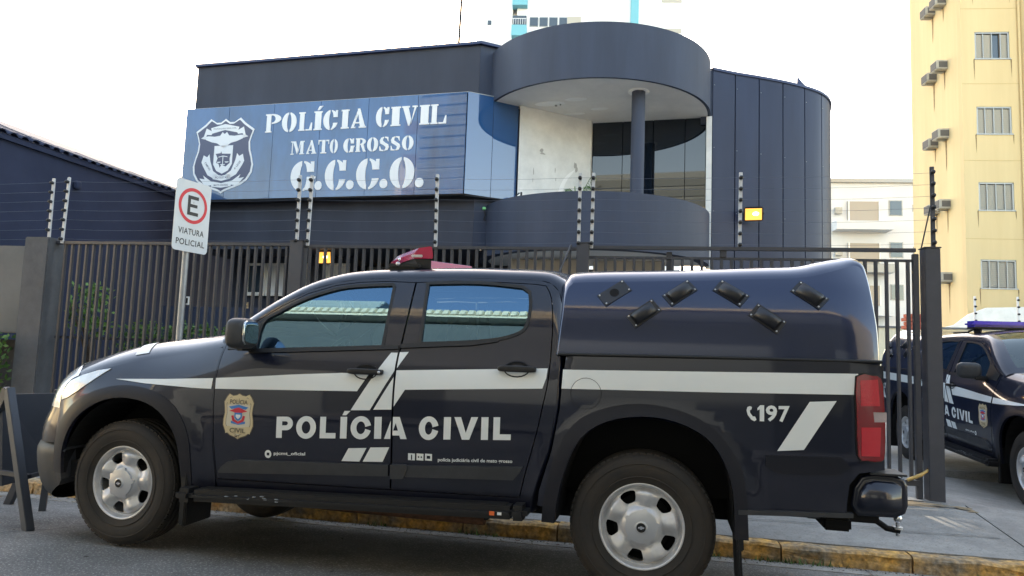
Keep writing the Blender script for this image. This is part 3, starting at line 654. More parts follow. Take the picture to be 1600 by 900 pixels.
        strip(doors['front_door'],[[(1.621,.672),(1.513,.68),(1.554,.602),(1.662,.598)],[(1.49,.684),(1.378,.692),(1.416,.609),(1.534,.603)]],None)
        strip(bd,[[(.422,1.156),(-.4,1.176),(-1.030,1.192),(-1.027,1.09),(-.4,1.073),(.427,1.056)]],.06)
        strip(bd,[[(-.805,1.046),(-.929,1.056),(-.777,.812),(-.653,.799)]],None)
        # POLÍCIA CIVIL across both doors
        L=[('P',2.071,1.967),('O',1.946,1.823),('L',1.799,1.702),('Í',1.675,1.635),('C',1.612,1.489),('I',1.470,1.428),('A',1.411,1.278),('C',1.209,1.096),('I',1.067,1.027),('V',1.008,.875),('I',.856,.817),('L',.789,.692)]
        A_=[];B_=[]; hh=.121
        for ch,a,b in L:
            w=(a-b)/hh; gl=heavy(ch,w)
            zb=lambda s:.703+(2.071-s)*.0500
            if sg>0: f=lambda P:[(a-x*hh,zb(a-x*hh)+y*hh) for x,y in P]
            else:
                a2=2.071+.692-a; f=lambda P:[(a2+x*hh,zb(a2+x*hh)+y*hh) for x,y in P]
            A_+=[f(p) for p in gl[0]]; B_.append((ch,[f(p) for p in gl[0]],[f(p) for p in gl[1]]))
        for nm,lo,hi in (('front_door',fr,9),('rear_door',-9,1.362)):
            big=[rect(-9,-9,lo,9)] if lo>0 else [rect(hi,-9,9,9)]
            for ch,a,b in B_:
                cx_=[p[0] for q in a for p in q]
                if max(cx_)<lo or min(cx_)>hi: continue
                VT=region(a,b+big,None); mb=MB(); lay(mb,VT,S,'vinyl',o,0,flip=FL); mb.build('letter',doors[nm])
        # small writing
        def word(parent,txt,s0,s1,z0,z1,bold=.02,m='vinyl',off=.005,slope=.045):
            lo,hi=min(s0,s1),max(s0,s1)
            V,Tt=text2d(txt,bold,(0,0,1,1))
            V=[((hi-x*(hi-lo)) if sg>0 else (lo+x*(hi-lo)),z0+y*(z1-z0)) for x,y in V]
            V=[(s,z+((hi-s) if 1 else 0)*slope) for s,z in V]
            mb=MB(); lay(mb,(V,Tt),S,m,off,0,flip=False); return mb.build('lettering',parent)
        word(doors['front_door'],'pjcmt_oficial',2.082,1.885,.600,.624)
        word(doors['rear_door'],'polícia judiciária civil de mato grosso',1.095,.680,.628,.652,.02)
        word(bd,'9',-.600,-.653,.940,1.019,.03); word(bd,'7',-.660,-.712,.940,1.019,.03)
        one=[(-.592,.940),(-.571,.940),(-.571,.998),(-.560,.992),(-.560,1.004),(-.574,1.019),(-.592,1.019)]
        if sg<0: one=[(-1.272-x,z) for x,z in one]
        mb=MB(); Pn(mb,[one],[],'vinyl',None,.005,0); mb.build('lettering',bd)
        mb=MB(); ic=[(2.118,.607)]
        Pn(mb,[ell(2.118,.608,.021,.023,20)],[rect(2.110,.600,2.126,.616)],'vinyl',None,.005,0); mb.build('social_icon',doors['front_door'])
        mb=MB()
        for k,c in enumerate((1.247,1.198,1.149)):
            z0=.628+k*.0022+(.0); z0=.630+k*.002
            hole=[[rect(c-.004,z0+.002,c+.003,z0+.030)],[ell(c-.008,z0+.018,.0045,.005,10),ell(c+.008,z0+.018,.0045,.005,10)],[[(c-.010,z0+.010),(c+.010,z0+.010),(c+.010,z0+.026),(c-.010,z0+.026)]]][k]
            Pn(mb,[rect(c-.020,z0,c+.020,z0+.037)],hole,'vinyl',None,.005,0)
        mb.build('social_icon',doors['rear_door'])
        tel=[(-.524,1.012),(-.512,1.006),(-.508,.990),(-.514,.968),(-.530,.946),(-.546,.938),(-.556,.946),(-.549,.962),(-.538,.962),(-.526,.978),(-.524,.990),(-.532,.996),(-.534,1.008)]
        if sg<0: tel=[(-1.272-x+.00,z) for x,z in tel]; tel=[(x,z) for x,z in tel]
        mb=MB(); Pn(mb,[tel],[],'vinyl',None,.005,0); mb.build('telephone_sign',bd)
        badge_mb(S,2.318,.812,.205,.270,1 if sg>0 else -1).build('badge',doors['front_door'])
        # headlamp wraps round the corner
        mb=MB(); Pn(mb,[[(3.27,1.050),(3.35,1.036),(3.45,1.004),(3.54,.962),(3.588,.885),(3.585,.845),(3.53,.862),(3.45,.905),(3.37,.965)]],[],'headlamp',.04,.006,.01)
        hood_t0=[i for i,r in enumerate(hood.rows) if r[0]>3.46][0]
        vs=[];fs=[]
        a0,a1=hood_t0,hood.N-7.6
        for i in range(9):
            t=a0+(a1-a0)*i/8
            for j in range(11):
                q=j/10*.62; lim=(.05+.95*min(1,i/3)); vs.append(hood.P(t,q*lim,sg,.006))
        for i in range(8):
            for j in range(10):
                f=(i*11+j,(i+1)*11+j,(i+1)*11+j+1,i*11+j+1); fs.append(f if sg<0 else f[::-1])
        mb.add(vs,fs,'headlamp',True); mb.build('headlight',T)
        # tail light wraps the corner
        TL=smooth_poly([(-1.020,1.176),(-1.09,1.184),(-1.130,1.172),(-1.142,1.10),(-1.146,.95),(-1.143,.82),(-1.128,.778),(-1.06,.780),(-1.022,.80),(-1.018,1.0)],2,True)
        wh=[(-1.092,1.010),(-1.096,.962),(-1.155,.964),(-1.156,1.010)]
        mb=MB(); Pn(mb,[grow(TL,.006)],[],'rubber_seal',None,.006,.01)
        Pn(mb,[[(-1.035,1.160),(-1.115,1.166),(-1.122,1.04),(-1.035,1.036)],[(-1.035,.935),(-1.125,.938),(-1.118,.80),(-1.035,.80)]],[],'lens_red_light',.04,.017,.006)
        Pn(mb,[TL],[wh],'lens_red',.03,.014,.03); Pn(mb,[wh],[],'lens_clear',None,.012,.02)
        Pn(mb,[[(-1.05,1.025),(-1.144,1.030),(-1.144,1.022),(-1.05,1.017)],[(-1.03,.951),(-1.145,.954),(-1.145,.947),(-1.03,.944)]],[],'lens_red',None,.018,.006)
        y=S(-1.16,1)[0].y
        mb.build('tail_light',T)
        # step tube with end cap
        RR=Matrix.Rotation(math.radians(1.55),3,'Y'); mb=MB(); mb.box((1.59,sg*.965,.386),(1.90,.135,.066),'plastic_dark',.026,RR); mb.box((1.59,sg*.955,.420),(1.80,.085,.008),'rubber_seal',.003,RR)
        mb.box((2.575,sg*.965,.359),(.11,.145,.078),'plastic_dark',.026,RR); mb.box((.625,sg*.960,.413),(.10,.145,.078),'plastic_dark',.026,RR)
        for k in range(10):
            xx=random.uniform(1.9,2.35); 
            mb.sell((xx,sg*(1.030),.400+(1.6-xx)*.027+random.uniform(-.020,.012)),(random.uniform(.008,.03),.016,random.uniform(.003,.006)),'alum',.8,6,4)
        if sg>0:
            mb.box((.755,sg*1.034,.408),(.026,.004,.02),'sticker_orange'); mb.box((.715,sg*1.034,.409),(.022,.004,.014),'vinyl')
        for xx in (.8,1.5,2.3): mb.tube([(xx,sg*.97,.37),(xx,sg*.7,.36)],.016,'under',6)
        mb.build('side_step',T)
        mb=MB(); Pn(mb,[[(2.46,.36),(.60,.40),(.60,.475),(2.46,.44)]],[],'paint_matte',.1,-.015,.0); mb.build('sill',T)
        # mirror
        mb=MB(); mb.sell((2.262,sg*1.035,1.292),(.125,.235,.175),'plastic',.55,24,14,Matrix.Rotation(math.radians(8*sg),3,'Z'))
        mb.box((2.30,sg*.93,1.215),(.06,.14,.045),'plastic_dark',.012); mi=mb.build('mirror',T)
        mb=MB(); mb.sell((2.205,sg*1.04,1.295),(.02,.195,.14),'mirror_face',.5,20,8,Matrix.Rotation(math.radians(8*sg),3,'Z')); mb.build('mirror_glass',mi)
        # mud flaps
        mb=MB(); mb.box((2.632,sg*.80,.34),(.018,.26,.36),'rubber_seal',.006); mb.box((2.640,sg*.918,.40),(.05,.016,.46),'rubber_seal',.006); mb.build('mud_flap',T)
        mb=MB(); mb.box((-.475,sg*.80,.35),(.02,.27,.46),'rubber_seal',.008,Matrix.Rotation(math.radians(3),3,'Y'))
        mb.box((-.472,sg*.915,.50),(.036,.02,.40),'rubber_seal',.006,Matrix.Rotation(math.radians(3),3,'Y')); mb.build('mud_flap',T)
        # wheel well liners
        for P in (ARF,ARR):
            q=smooth_poly(P,2); vs=[(a,sg*.885,b) for a,b in q]+[(a,sg*.50,b) for a,b in q]; n=len(q)
            mb=MB(); mb.add(vs,[(i,i+1,n+i+1,n+i) for i in range(n-1)]+[tuple(range(n,2*n))],'under'); mb.build('wheel_well',T)
        wheel(T,3.096,sg,math.radians(-3),style.get('drop',0) if sg<0 else 0); wheel(T,0,sg,0,style.get('drop',0) if sg<0 else 0)
    # underside and dark cores
    mb=MB(); mb.box((2.3,0,.42),(2.5,1.66,.10),'under'); mb.box((1.45,0,.36),(2.7,.9,.12),'under'); mb.box((-.30,0,.70),(1.5,1.2,.42),'under'); mb.box((-.80,0,.60),(.66,1.72,.22),'under'); mb.box((3.1,0,.66),(.9,.98,.50),'under'); mb.box((2.45,0,.74),(.08,1.70,.60),'under')
    mb.tube([(2.9,.4,.25),(1.8,.45,.24),(.9,.6,.27)],.03,'rust',8); mb.tube([(0,-.72,.372),(0,.72,.372)],.045,'under',10); mb.sell((0,0,.36),(.3,.28,.28),'under',.8)
    mb.sell((-.80,.1,.46),(.66,.74,.17),'rubber_seal',.5)
    mb.build('chassis',T)
    # interior
    mb=MB(); mb.box((1.5,0,.72),(1.96,1.68,.5),'under'); mb.box((2.27,0,1.06),(.35,1.5,.20),'trim',.05)
    mb.box((1.5,.842,1.05),(1.9,.02,.28),'trim'); mb.box((1.5,-.842,1.05),(1.9,.02,.28),'trim')
    for sg in (1,-1):
        mb.box((1.48,sg*.38,1.18),(.14,.48,.62),'seat',.05,Matrix.Rotation(math.radians(-16),3,'Y')); mb.sell((1.395,sg*.38,1.50),(.11,.26,.17),'seat',.6); mb.box((1.72,sg*.38,.98),(.5,.5,.14),'seat',.05)
    mb.box((.62,0,1.15),(.14,1.3,.55),'seat',.05,Matrix.Rotation(math.radians(-10),3,'Y'))
    for sg in (.45,-.45): mb.sell((.60,sg,1.46),(.10,.25,.12),'seat',.6)
    mb.build('interior',T)
    mb=MB(); R=Matrix.Rotation(math.radians(62),3,'Y'); ring=[Vector((2.00,.38,1.14))+R@Vector((.175*math.cos(a),.175*math.sin(a),0)) for a in [2*math.pi*k/28 for k in range(29)]]
    mb.tube(ring,.014,'trim',8,False); mb.tube([ring[0],(2.0,.38,1.14),ring[14]],.016,'trim',6); mb.sell((2.0,.38,1.14),(.08,.1,.08),'trim',.8); mb.build('steering_wheel',T)
    # hood stripe
    mb=MB(); t0=[i for i,r in enumerate(hood.rows) if r[0]>3.02][0]
    for sg in (1,):
        vs=[];fs=[]
        for i in range(5):
            for j in range(7): vs.append(hood.P(t0+i*.40+j*.14,.14+j*.055,sg,.005))
        for i in range(4):
            for j in range(6): fs.append((i*7+j,(i+1)*7+j,(i+1)*7+j+1,i*7+j+1)[::-1])
        mb.add(vs,fs,'vinyl',True)
    mb.build('hood_stripe',T)
    # tailgate and rear bumper
    mb=MB(); mb.box((-1.165,0,.88),(.045,1.54,.74),'paint',.015); mb.box((-1.190,0,1.0),(.02,.26,.07),'plastic_dark',.006); mb.build('tailgate',T)
    mb=MB()
    for sg in (1,-1):
        prof=[(-1.00,.53),(-.985,.56),(-1.00,.64),(-1.04,.695),(-1.10,.712),(-1.19,.710),(-1.240,.695),(-1.252,.66),(-1.252,.57),(-1.240,.535),(-1.20,.512),(-1.02,.508)]
        mb2=bmesh.new(); vs=[mb2.verts.new((a,sg*.915,b)) for a,b in prof]; vi=[mb2.verts.new((a if a<-1.1 else -1.10,sg*.62,b)) for a,b in prof]
        mb2.faces.new(vs if sg<0 else vs[::-1]); mb2.faces.new(vi[::-1] if sg<0 else vi)
        for i in range(12):
            j=(i+1)%12; mb2.faces.new([vs[i],vi[i],vi[j],vs[j]] if sg<0 else [vs[j],vi[j],vi[i],vs[i]])
        bmesh.ops.recalc_face_normals(mb2,faces=mb2.faces[:])
        ed=[e for e in mb2.edges if all(v in vs for v in e.verts)]
        bmesh.ops.bevel(mb2,geom=ed,offset=.035,segments=4,affect='EDGES'); mb2.verts.index_update()
        mb.add([v.co.copy() for v in mb2.verts],[tuple(v.index for v in f.verts) for f in mb2.faces],'paint',True); mb2.free()
        mb.box((-1.165,sg*.80,.714),(.17,.20,.010),'plastic',.004)
    mb.box((-1.20,0,.60),(.14,1.3,.16),'plastic_dark',.02); mb.box((-1.20,0,.66),(.15,.9,.05),'plastic',.01); mb.build('rear_bumper',T)
    mb=MB(); mb.box((-1.15,0,.34),(.40,.06,.06),'under',.008); mb.box((-1.02,.20,.385),(.14,.62,.07),'under',.012); mb.box((-1.08,.30,.44),(.10,.04,.16),'under',.006); mb.box((-1.12,.14,.315),(.05,.05,.05),'silver',.006); mb.tube([(-1.32,0,.34),(-1.40,0,.285),(-1.47,0,.275)],.018,'under',8)
    mb.tube([(-1.46,0,.245),(-1.46,0,.33)],.012,'chrome',8); mb.sell((-1.46,0,.345),(.05,.05,.05),'chrome',1,16,10); mb.tube([(-1.46,0,.285),(-1.46,0,.298)],.028,'silver',8); mb.build('tow_bar',T)
    # canopy over the bed
    if style['canopy']:
        rows=[(.455,1.235,.07,.02,.01,5),(.438,1.45,.08,.02,.01,8),(.432,1.57,.10,.03,.02,15),(.405,1.625,.13,.055,.03,30),(.33,1.640,.15,.065,.035,33),(-.20,1.655,.15,.065,.035,33),(-.60,1.672,.15,.065,.035,33),(-.80,1.682,.15,.065,.035,33),(-.93,1.712,.15,.065,.035,35),(-1.02,1.742,.13,.055,.035,30),(-1.100,1.762,.09,.042,.03,20),(-1.128,1.715,.07,.025,.02,10),(-1.135,1.55,.07,.02,.01,6),(-1.142,1.40,.07,.02,.01,5),(-1.142,1.252,.07,.02,.01,5)]
        sh=Loft([(s,z,a,b,c,d) for s,z,a,b,c,d in rows],f_shell,4)
        mb=MB(); sh.mesh(mb,'shell_paint',nq=20); 
        pol=[(r[0],r[1]) for r in sh.rows]
        for sg in (1,-1):
            S=side_surf(sg,f_shell); lay(mb,region([pol],(),.045),S,'shell_paint',0,0,flip=sg>0)
        # lower lip
        for sg in (1,-1): mb.tube([(.455,sg*.905,1.237),(-.3,sg*.908,1.247),(-1.142,sg*.90,1.253)],.009,'rubber_seal',8)
        cn=mb.build('canopy',T)
        for sg in (1,-1):
            S=side_surf(sg,f_shell)
            for k,(vs_,vz,ang,full) in enumerate([(.168,1.579,38,False),(-.178,1.585,38,True),(-.440,1.588,-36,True),(-.828,1.584,-40,True),(.007,1.468,38,True),(-.615,1.455,-36,True)]):
                P0,N=S(vs_,vz); N=N.normalized(); X=Vector((-1 if sg>0 else 1,0,0)); X=(X-N*X.dot(N)).normalized(); Z=N.cross(X)*1; 
                if Z.z<0: Z=-Z
                a=math.radians(ang); ax=X*math.cos(a)+Z*math.sin(a)*(1); az=-X*math.sin(a)+Z*math.cos(a)
                def loc_(x,y): return P0+ax*x+az*y,N
                mb=MB(); fl=(ax.cross(az)).dot(N)<0
                plate=smooth_poly([(-.085,-.042),(.085,-.042),(.085,.042),(-.085,.042)],1,True)
                lay(mb,region([plate],[ell(0,0,.026,.026,20)] if not full else []),loc_,'vent_paint',.004,.004,flip=fl,smooth=False)
                for bx,by in ((-.074,-.032),(.074,-.032),(.074,.032),(-.074,.032)):
                    mb.sell(P0+ax*bx+az*by+N*.006,(.010,.010,.010),'silver',1,8,5)
                if not full: lay(mb,region([ell(0,0,.026,.026,20)]),loc_,'under',.0045,0,flip=fl,smooth=False)
                else:
                    # hood of the vent, open at its lower end
                    d=1 if az.z>0 else 1
                    lo=-1 if ang>0 else 1
                    hw,hl=.034,.066; n=8; vs2=[]
                    top=[(-hl,-hw,.0),(-hl+.012,-hw+.006,.030),(hl-.012,-hw+.006,.030),(hl,-hw,0)]
                    secs=[]
                    for yy,hh2 in ((-hw,.004),(-hw+.008,.036),(hw-.010,.036),(hw,.004)):
                        secs.append([(-hl*1.0,yy,.004),(-hl+.010,yy,hh2),(hl-.010,yy,hh2),(hl,yy,.004)])
                    vv=[];ff=[]
                    for sec in secs:
                        for x,y,h in sec: vv.append(P0+ax*(x)+az*(y)+N*h)
                    for i in range(3):
                        for j in range(3): 
                            f=(i*4+j,i*4+j+1,(i+1)*4+j+1,(i+1)*4+j); ff.append(f if not fl else f[::-1])
                    mb.add(vv,ff,'vent_paint',False)
                    xl=lo*hl
                    q=[(xl*1.005,-hw*.8,.006),(xl*1.005,hw*.8,.006),(xl*.93,hw*.55,.026),(xl*.93,-hw*.75,.026)]
                    mb.add([P0+ax*x*1.0+ax*(lo*.003)+az*y+N*h for x,y,h in q],[(0,1,2,3)],'under')
                mb.build('vent_cover',cn)
    # light bar
    lb=empty('light_bar'); lb.parent=T
    if style['bar']=='red':
        # boomerang bar, its centre forward
        mb=MB(); n=13
        for k,(m,) in enumerate([('bar_red',)]):
            vs=[];fs=[]
            prof=[(.070,0.0),(.066,.036),(.040,.066),(-.030,.076),(-.046,.072),(-.055,.012),(-.050,0)]
            for i in range(n):
                y=-.38+.92*i/(n-1); a=abs(y-.08)/.46; s0=1.70-.34*a**1.1; sc=1.0
                for px_,pz in prof: vs.append((s0+px_*sc,y,1.800+pz))
            for i in range(n-1):
                for j in range(6): fs.append((i*7+j,i*7+j+1,(i+1)*7+j+1,(i+1)*7+j))
            fs+= [tuple(range(7)),tuple(range((n-1)*7,n*7))[::-1]]
            mb.add(vs,fs,'bar_red',False)
        mb.build('lens',lb)
        mb=MB(); vs=[];fs=[]
        for i in range(n):
            y=-.37+.90*i/(n-1); a=abs(y-.08)/.46; s0=1.70-.34*a**1.1
            for px_,pz in ((.06,1.800),(-.050,1.800),(-.050,1.740),(.030,1.742)): vs.append((s0+px_,y,pz))
        for i in range(n-1):
            for j in range(4): fs.append((i*4+j,i*4+(j+1)%4,(i+1)*4+(j+1)%4,(i+1)*4+j))
        fs+=[(0,1,2,3),((n-1)*4+3,(n-1)*4+2,(n-1)*4+1,(n-1)*4)]
        mb.add(vs,fs,'plastic_dark')
        for sg in (1,-1):
            mb.box((1.47,sg*.58,1.748),(.20,.05,.025),'plastic_dark',.006); mb.lathe([(0,.012),(.012,.010),(.012,-.01)],'silver',12,'Y',(1.505,sg*.61,1.757)); mb.sell((1.50,sg*.60,1.785),(.02,.02,.02),'chrome',1,8,6)
            mb.prism([(1.66,1.700),(1.50,1.762),(1.40,1.762),(1.40,1.70)],sg*.56,sg*.59,'plastic_dark'); mb.box((1.39,sg*.595,1.808),(.07,.012,.016),'silver',.003)
        mb.build('mounting',lb)
    else:
        mb=MB(); mb.box((1.30,0,1.84),(.24,1.25,.075),'bar_blue',.028); mb.build('lens',lb)
        mb=MB(); mb.box((1.30,0,1.795),(.22,1.2,.025),'plastic_dark',.008)
        for sg in (1,-1): mb.box((1.30,sg*.52,1.765),(.16,.03,.05),'plastic_dark',.006); mb.tube([(1.38,sg*.56,1.79),(1.25,sg*.60,1.75)],.012,'plastic_dark',6)
        mb.build('mounting',lb)
        mb=MB()
        for sg in (1,-1): mb.tube([(1.15,sg*.56,1.745),(.75,sg*.56,1.745)],.012,'plastic_dark',6)
        mb.build('roof_rail',T)
    # chrome-grey drip seam behind the cab
    return T
mat('stain_dark',(.07,.065,.06),.95)
mat('dirt_sand',(.30,.23,.14),.95,noise=.3,nscale=30,bump=.3,bscale=90)
# ================================================================ STREET FRAME: u along the kerb, v away from the road
KA=math.atan(-.215); KU=Vector((math.cos(KA),math.sin(KA),0)); KV=Vector((-math.sin(KA),math.cos(KA),0)); K0=Vector((0,5.02,0))
def SF(u,v,z=0): return K0+KU*u+KV*v+Vector((0,0,z))
def road_z(v): return 0.0 if v<-1.15 else -.215*min(1,(v+1.15)/1.89)     # the carriageway falls towards the gutter
def strips(name,us,vs_,zf,m):
    mb=MB(); vs=[SF(u,v,zf(u,v)) for v in vs_ for u in us]; n=len(us)
    mb.add(vs,[(j*n+i,j*n+i+1,(j+1)*n+i+1,(j+1)*n+i) for j in range(len(vs_)-1) for i in range(n-1)],m,True); return tag(mb.build(name),kind='structure')
def sheet(name,pts,m,kind='structure',z=None):
    mb=MB(); mb.add(pts,[tuple(range(len(pts)))],m); return tag(mb.build(name),kind=kind)
strips('ground',[-400,400],[-300,-5.6,-5.5,2.40,2.45,400],lambda u,v:(-.5 if -5.55<v<2.42 else -.10),'concrete')
strips('road',[-60,60],[-5.4,-3,-1.15,-.6,0,.74],lambda u,v:road_z(v),'asphalt')
# gutter strip
gt=empty('gutter',(0,0,0)); gt['kind']='structure'
for i in range(22):
    u0=-9+i*.82; mb=MB(); a=[SF(u0+.004,.52,road_z(.52)+.005),SF(u0+.816,.52,road_z(.52)+.005),SF(u0+.816,.735,road_z(.74)+.010),SF(u0+.004,.735,road_z(.74)+.010)]
    mb.add(a+[p-Vector((0,0,.02)) for p in a],[(0,1,2,3),(1,0,4,5)],'gutter_concrete'); mb.build('gutter_slab',gt)
# kerb stones
kb=empty('kerb'); kb['kind']='structure'
u=-12.0; i=0
while u<9:
    L=random.uniform(.72,.95); h=.128+random.uniform(-.012,.008); 
    bm=bmesh.new(); bmesh.ops.create_cube(bm,size=1); bmesh.ops.scale(bm,vec=(L-.014,.15,h+.05),verts=bm.verts)
    bmesh.ops.subdivide_edges(bm,edges=bm.edges[:],cuts=5,use_grid_fill=True)
    for v in bm.verts:
        e=.006*math.sin(v.co.x*23+u*7)+.004*math.sin(v.co.z*60+v.co.x*41); v.co.y+=e; 
        if v.co.z>h/2: v.co.z+=.005*math.sin(v.co.x*17+u*3)-.014*(1 if v.co.y<-.06 else 0)
    for _ in range(3):
        cx=random.choice((-.5,.5))*L*random.uniform(.5,.97)
        for v in bm.verts:
            d=abs(v.co.x-cx)
            if d<.06 and v.co.y<-.05 and v.co.z>0: v.co.y+=.03*(1-d/.06)*random.random(); v.co.z-=.02*(1-d/.06)*random.random()
    bm.verts.index_update(); mb=MB(); mb.add([v.co.copy() for v in bm.verts],[tuple(v.index for v in f.verts) for f in bm.faces],'kerb' if -2.6<u<2.0 or i%3==0 else 'kerb_plain'); bm.free()
    k=mb.build('kerb_stone',kb); p=SF(u+L/2,.815,-.215+(h-.05)/2+.0); k.location=p; k.rotation_euler=(0,0,KA+random.uniform(-.006,.006))
    u+=L; i+=1
# pavement slabs between kerb and fence, falling a little towards the fence
pv=empty('pavement'); pv['kind']='structure'
us=[-14]
while us[-1]<9: us.append(us[-1]+random.choice((2.9,3.2,3.5)))
for i in range(len(us)-1):
    for j,(v0,v1) in enumerate(((.895,2.28),)):
        zf=lambda u,v:-.087+(v-.92)*(.107-.090*sm(3.3,4.8,u))
        dz=random.uniform(-.003,.004); g=.008
        c=[SF(us[i]+g,v0+g),SF(us[i+1]-g,v0+g),SF(us[i+1]-g,v1-g),SF(us[i]+g,v1-g)]; zz=[zf(us[i],v0),zf(us[i+1],v0),zf(us[i+1],v1),zf(us[i],v1)]
        top=[Vector((p.x,p.y,a+dz)) for p,a in zip(c,zz)]; bot=[p-Vector((0,0,.05)) for p in top]
        mb=MB(); mb.add(top+bot,[(0,1,2,3)]+[(k,k+4,(k+1)%4+4,(k+1)%4) for k in range(4)],'concrete' if (i+j)%2 else 'concrete_b'); mb.build('paving_slab',pv)
mb=MB(); c=[SF(-14,.89,-.125),SF(9,.89,-.125),SF(9,2.28,-.10),SF(-14,2.28,-.10)]; mb.add(c,[(0,1,2,3)],'grey_wall'); mb.build('mortar_bed',pv)
mb=MB(); UU=[-14,-6,0,2,3.0,3.3,3.6,3.9,4.2,4.5,4.8,5.5,8,14]; VV=[2.27,4,6,9,16]; vs=[]
for v in VV:
    for u in UU: a=sm(3.3,4.8,u); vs.append(SF(u,v,.050-.108*a+(min(v,6)-2.27)*.010*a))
nU=len(UU); mb.add(vs,[(j*nU+i,j*nU+i+1,(j+1)*nU+i+1,(j+1)*nU+i) for j in range(len(VV)-1) for i in range(nU-1)],'concrete_b',True); tag(mb.build('yard'),kind='structure')
# cracks across the driveway: thin dark strips with a wandering line
def crack(pts,w,name='pavement_crack'):
    mb=MB(); vs=[];n=len(pts)
    for i,(x,y,z) in enumerate(pts):
        ww=w*random.uniform(.4,1.3); vs+=[(x-ww,y,z),(x+ww,y,z)]
    mb.add(vs,[(2*i,2*i+1,2*i+3,2*i+2) for i in range(n-1)],'stain_dark'); return mb.build(name,pv)
pts=[];x=3.75
for k in range(26):
    v=2.25-k*.053; x+=random.uniform(-.02,.025)+.012; p=SF(x*1.0+.25,v); pts.append((p.x,p.y,-.087+(v-.92)*(.107-.090*sm(3.3,4.8,x+.25))+.006))
crack(pts,.011)
pts=[]
for k in range(16):
    v=1.35+random.uniform(-.02,.02); p=SF(1.2+k*.16,v); pts.append((p.x,p.y,-.087+(v-.92)*(.107-.090*sm(3.3,4.8,1.2+k*.16))+.006))
vs=[];
mb=MB(); mb.add([q for x,y,z in pts for q in ((x,y-.005,z),(x,y+.005,z))],[(2*i,2*i+1,2*i+3,2*i+2) for i in range(len(pts)-1)],'stain_dark'); mb.build('pavement_crack',pv)
# sand drifted round the foot of the corner post
for (cu,cv,a,b) in ((3.95,2.12,.55,.10),(4.35,2.0,.35,.06),(3.2,2.15,.4,.05)):
    mb=MB(); P=[]
    for k in range(26):
        t=2*math.pi*k/26; r=random.uniform(.55,1.1); u_=cu+a*math.cos(t)*r; v_=min(2.26,cv+b*math.sin(t)*r); q=SF(u_,v_,-.087+(v_-.92)*(.107-.090*sm(3.3,4.8,u_))+.0055); P.append(q)
    mb.add(P,[tuple(range(26))],'dirt_sand'); mb.build('sand_drift',pv)
# low step behind the gate
mb=MB(); P=SF(5.2,4.55,-.02); mb.box(P,(2.2,.16,.16),'concrete',.01,Matrix.Rotation(KA,3,'Z')); tag(mb.build('concrete_step'),kind='structure')
mb=MB(); vs=[SF(a,b,road_z(b)+.004) for a,b in ((-4.9,-.30),(-4.05,-.28),(-4.0,-.10),(-4.9,-.12))]; mb.add(vs,[(0,1,2,3)],'white_line'); tag(mb.build('road_marking'),kind='structure')
# cracks, a patch and stains in the asphalt
def wander(u0,v0,u1,v1,n,w,m,z=.0035,name='asphalt_crack',amp=.03):
    mb=MB(); vs=[]; ou=ov=0
    for i in range(n+1):
        t=i/n; ou+=random.uniform(-amp,amp); ov+=random.uniform(-amp,amp)*.5; q=v0+(v1-v0)*t+ov; p=SF(u0+(u1-u0)*t+ou,q,road_z(q)+z); ww=w*random.uniform(.3,1.3); vs+=[p+KV*ww,p-KV*ww]
    mb.add(vs,[(2*i,2*i+1,2*i+3,2*i+2) for i in range(n)],m); o=mb.build(name); o['kind']='structure'; return o
wander(-5.2,-1.35,-2.6,-1.75,40,.006,'stain_dark'); wander(-2.6,-1.75,2.4,-2.15,70,.005,'stain_dark'); wander(-3.2,-1.6,-2.9,-.3,22,.004,'stain_dark'); wander(1.0,-1.0,4.2,-.75,40,.005,'stain_dark')
mat('tar',(.030,.029,.028),.55,bump=.3,bscale=80)
mb=MB(); mb.add([SF(-4.3,-2.2,.003),SF(-3.0,-2.4,.003),SF(-2.9,-1.95,.003),SF(-3.6,-1.85,.003),SF(-4.35,-1.8,.003)],[(0,1,2,3,4)],'tar'); tag(mb.build('asphalt_patch'),kind='structure')
mb=MB()
for k in range(260):
    u=random.uniform(-4.6,4.2); v=.72-abs(random.gauss(0,.25)) if random.random()<.75 else random.uniform(-2.2,.6); p=SF(u,v,road_z(v)+.012); s=random.uniform(.008,.022); a=random.random()*6.3
    mb.add([p+Vector((math.cos(a+t)*s*q,math.sin(a+t)*s*q,random.uniform(0,.006))) for t,q in ((0,1),(1.4,.45),(3.14,1),(4.7,.45))],[(0,1,2,3)],random.choice(['leaf_dry','rust','dirt_sand','stain_dark']))
tag(mb.build('fallen_leaves'),kind='stuff')
# sand and grit swept against the kerb
mb=MB()
for k in range(900):
    u=random.uniform(-5,4.2); v=.73-abs(random.gauss(0,.10)); p=SF(u,v,road_z(v)+.010); s=random.uniform(.003,.009); a=random.random()*6
    mb.add([p+Vector((math.cos(a+t)*s,math.sin(a+t)*s,0)) for t in (0,2.1,4.2)]+[p+Vector((0,0,s*.8))],[(0,1,3),(1,2,3),(2,0,3)],random.choice(['concrete','dirt_sand','stain_dark']))
tag(mb.build('road_grit'),kind='stuff')
mb=MB()
for (cx,n,sp) in ((1.35,60,.12),(2.0,80,.14),(-.35,40,.1),(-1.2,20,.08),(3.3,20,.1)):
    for k in range(n):
        u=cx+random.gauss(0,sp); v=random.uniform(.67,.74); p=SF(u,v,road_z(v)+.008); a=random.random()*6.3; h=random.uniform(.015,.06); d=Vector((math.cos(a),math.sin(a),0)); e=Vector((-d.y,d.x,0))*.006
        mb.add([p-e,p+e,p+d*h*.8+Vector((0,0,h))],[(0,1,2)],random.choice(['leaf','leaf_pale','leaf_dry']))
tag(mb.build('kerb_weeds'),kind='stuff')
